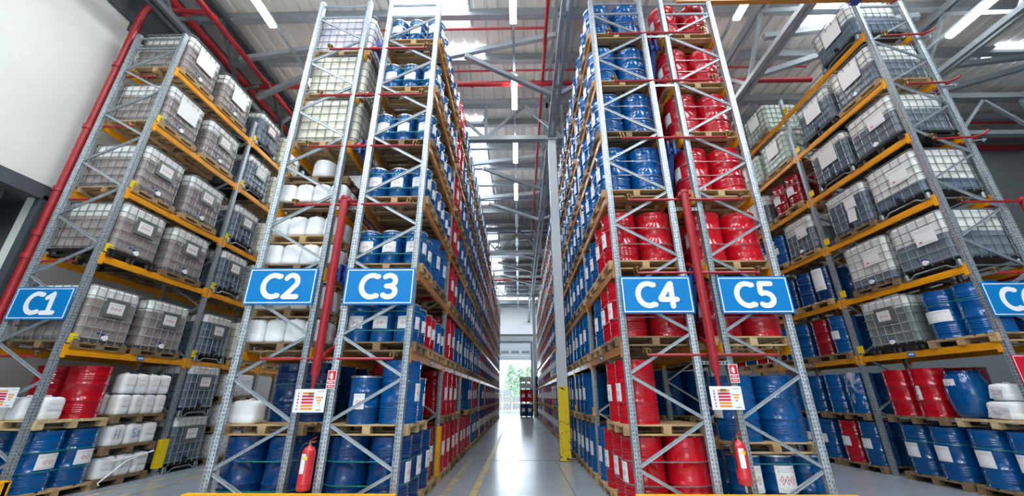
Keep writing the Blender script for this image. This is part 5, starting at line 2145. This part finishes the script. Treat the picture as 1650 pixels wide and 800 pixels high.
strap(8.46, y2 + 0.845, 0.598, 0.60, LV6[3] + PH + 0.60, 'wire strap around the dark red drums on the fourth beam level, rack C6', 'strap_w')
for (j, ys, cols, what) in ((2, (1.75, 2.35), 'bb', 'third beam level'), (1, (0.5, 1.15, 1.8, 2.4), 'bbbb', 'second beam level'), (0, (0.42, 1.05, 1.75, 2.35), 'brbb', 'first beam level'),
                            (-1, (0.45, 1.1, 1.8, 2.4), 'bbbb', 'raised floor stack'), (-2, (0.42, 1.02, 1.75, 2.35), 'brbb', 'floor tier')):
    z = {-2: 0.0, -1: PH + DH + 0.03}.get(j)
    if z is None:
        z = LV6[j]
    for h_ in range(len(ys) // 2):
        pallet(8.46, y2 + (ys[2 * h_] + ys[2 * h_ + 1]) / 2, z, 'wooden pallet, second bay of rack C6, %s, %s' % (what, 'nearer the camera' if h_ == 0 else 'farther off'), 1.2, 1.2, 'woodd' if j < 1 else 'wood')
    for k, (y, c) in enumerate(zip(ys, cols)):
        col = {'b': 'navy' if j in (1,) else 'blue', 'r': 'maroon' if j == 0 else 'red'}[c]
        drum('ribbed', col, 8.16, y2 + y, z + PH, '%s drum in the second bay of rack C6, %s, %s along' % (CNAME[col], what, ORD[k + 1]), ('-x',) if j in (-2, 2) or (j == 0 and k == 0) or (j == 1 and k == 0) else (),
             lab='label0', la=0.7 if (j == 1) else 0.42, lz=(0.30, 0.95) if j == 1 else (0.37, 0.6))
        mass_drum(col, 8.76, y2 + y, z + PH, 1, label=False)
# torn stretch film over the drum beside the second post
m = MB()
na, nz_ = 14, 9
vs = []
for a in range(nz_ + 1):
    for b in range(na + 1):
        an = pi - 1.25 + 2.3 * b / na
        zq = 0.90 - 0.72 * (a / nz_) * (0.35 + 0.65 * abs(sin(b * 0.9)))
        rr_ = 0.302 + 0.012 * sin(b * 2.1 + a) + 0.012 * random.random()
        vs.append((rr_ * cos(an), rr_ * sin(an), zq))
m.add(vs, [(a * (na + 1) + b, a * (na + 1) + b + 1, (a + 1) * (na + 1) + b + 1, (a + 1) * (na + 1) + b) for a in range(nz_) for b in range(na)])
single('torn_stretch_film', m.mesh('torn_stretch_film', ['tornfilm'], 60), 'torn clear stretch film hanging over a blue drum beside the second C6 post', 'film', (8.16, y2 + 0.45, PH + DH + 0.03 + PH))
# third bay of C6
y3 = yb + 2 * R['bay']
for j in (-2, -1, 0, 1, 2, 3):
    z = {-2: 0.0, -1: PH + DH + 0.03}.get(j)
    if z is None:
        z = LV6[j]
    for y in (0.72, 2.0):
        mass_pallet(8.46, y3 + y, z)
    for y in (0.42, 1.02, 1.7, 2.3):
        mass_drum(rng.choice(['blue', 'blue', 'red']), 8.16, y3 + y, z + PH, -1)
        mass_drum('blue', 8.76, y3 + y, z + PH, -1, label=False)

# ------------------------------------------------------------------ far end: stacked goods, yard, trees
for i, (x, y, z, col) in enumerate(((0.45, 33.9, 0, 'navy'), (1.75, 34.2, 0, 'navy'), (0.45, 33.9, 1.06, 'red'), (1.75, 34.2, 1.06, 'navy'), (1.75, 34.2, 2.12, 'navy'))):
    pallet(x + 0.1, y, z, 'pallet of the far stack by the second grey column, %s' % ('lower, aisle side', 'lower, rack side', 'upper, aisle side', 'upper, rack side', 'topmost')[i], 0.95, 1.1, 'woodd', near=False)
    for k in range(2):
        t = drum('plain', col, x - 0.16 + k * 0.50 + (0.02), y - 0.24, z + PH, '%s drum, far stack by the second column, %s, %s' % (CNAME[col], ('lower aisle side', 'lower rack side', 'upper aisle side', 'upper rack side', 'topmost')[i], 'nearer the aisle' if k == 0 else 'nearer the racks'), ('-y',), lab='label0') if k == 0 or x < 1 else None
for i in range(2):
    m = MB()
    m.box(-0.5, 0.5, -0.55, 0.55, 0.12, 0.46)
    m.box(-0.48, 0.48, -0.53, 0.53, 0.46, 0.48)
    for k in (-0.4, 0, 0.4):
        m.box(k - 0.06, k + 0.06, -0.55, 0.55, 0.0, 0.12)
    single('wrapped_bundle', m.mesh('wrapped_bundle', ['film']), 'flat film-wrapped load on top of the far red drums, %s' % ('lower one' if i == 0 else 'upper one'), 'bundle', (0.5, 33.9, 2.10 + i * 0.49))
for i, (x, y, n) in enumerate(((-2.9, 55, 3), (-1.6, 55, 3), (-0.35, 55.3, 2), (0.8, 55.2, 2), (-4.2, 56, 2))):
    for k in range(n):
        t = thing('crate_stack', 'pale %s crate out in the bright yard, column %s from the aisle side' % (('lowest', 'middle', 'top')[k], ORD[i + 1]), 'crate', (x, y, -0.02 + k * 0.82))
        m = MB()
        m.box(-0.56, 0.56, -0.5, 0.5, 0.12, 0.80)
        obj('load', m.mesh('load', ['film']), t)
        m = MB()
        for q in (-0.45, 0.0, 0.45):
            m.box(q - 0.06, q + 0.06, -0.5, 0.5, 0, 0.1)
        m.box(-0.56, 0.56, -0.5, 0.5, 0.095, 0.121)
        obj('wooden_base', m.mesh('wooden_base', ['pale']), t)


def tree(label, x, y, h, s):
    r = random.Random(s)
    t = thing('tree', label, 'tree', (x, y, -0.02))
    m = MB()
    m.lathe([(0, 0), (0.16, 0), (0.11, h * 0.4), (0.04, h * 0.9), (0, h * 0.9)], 8)
    obj('trunk', m.mesh('trunk', ['trunk'], 60), t)
    m = MB()
    for k in range(2600):
        z = h * (0.12 + 0.88 * r.random() ** 0.9)
        rad = (h * 0.34) * (1.05 - z / h) ** 0.7 * r.random() ** 0.45
        a = r.random() * 2 * pi
        c = Vector((rad * cos(a), rad * sin(a), z))
        d = Vector((r.uniform(-1, 1), r.uniform(-1, 1), r.uniform(-0.6, 0.6))).normalized() * 0.16
        e = d.cross(Vector((r.uniform(-1, 1), r.uniform(-1, 1), 1))).normalized() * 0.11
        m.add([c - d, c + e, c + d, c - e], [(0, 1, 2, 3)])
    o = obj('foliage', m.mesh('foliage', ['leaf']), t)
    o['kind'] = 'stuff'


tree('leafy green tree outside the loading door, behind the crates, nearest the door jamb', 1.6, 66, 6.2, 1)
tree('leafy green tree outside the loading door, in the middle of the opening', -1.4, 68, 6.6, 2)
tree('leafy green tree outside the loading door, on the side of rack C3', -4.6, 67, 6.0, 3)
tree('leafy green tree outside the loading door, farther back between two others', 0.2, 72, 6.4, 4)

m = MASS['blue']
tag(obj('stacked_drums', m.mesh('stacked_drums', ['blue', 'red', 'label0'], 45)), 'rows of farther blue and red drums filling the racks behind the nearer ones', 'drums', kind='stuff')
m = MASS['pallet']
tag(obj('stacked_pallets', m.mesh('stacked_pallets', ['wood'])), 'farther wooden pallets under the drums deep in the racks', 'pallets', kind='stuff')
print('drums', N_DRUM, 'objects', len(bpy.data.objects))
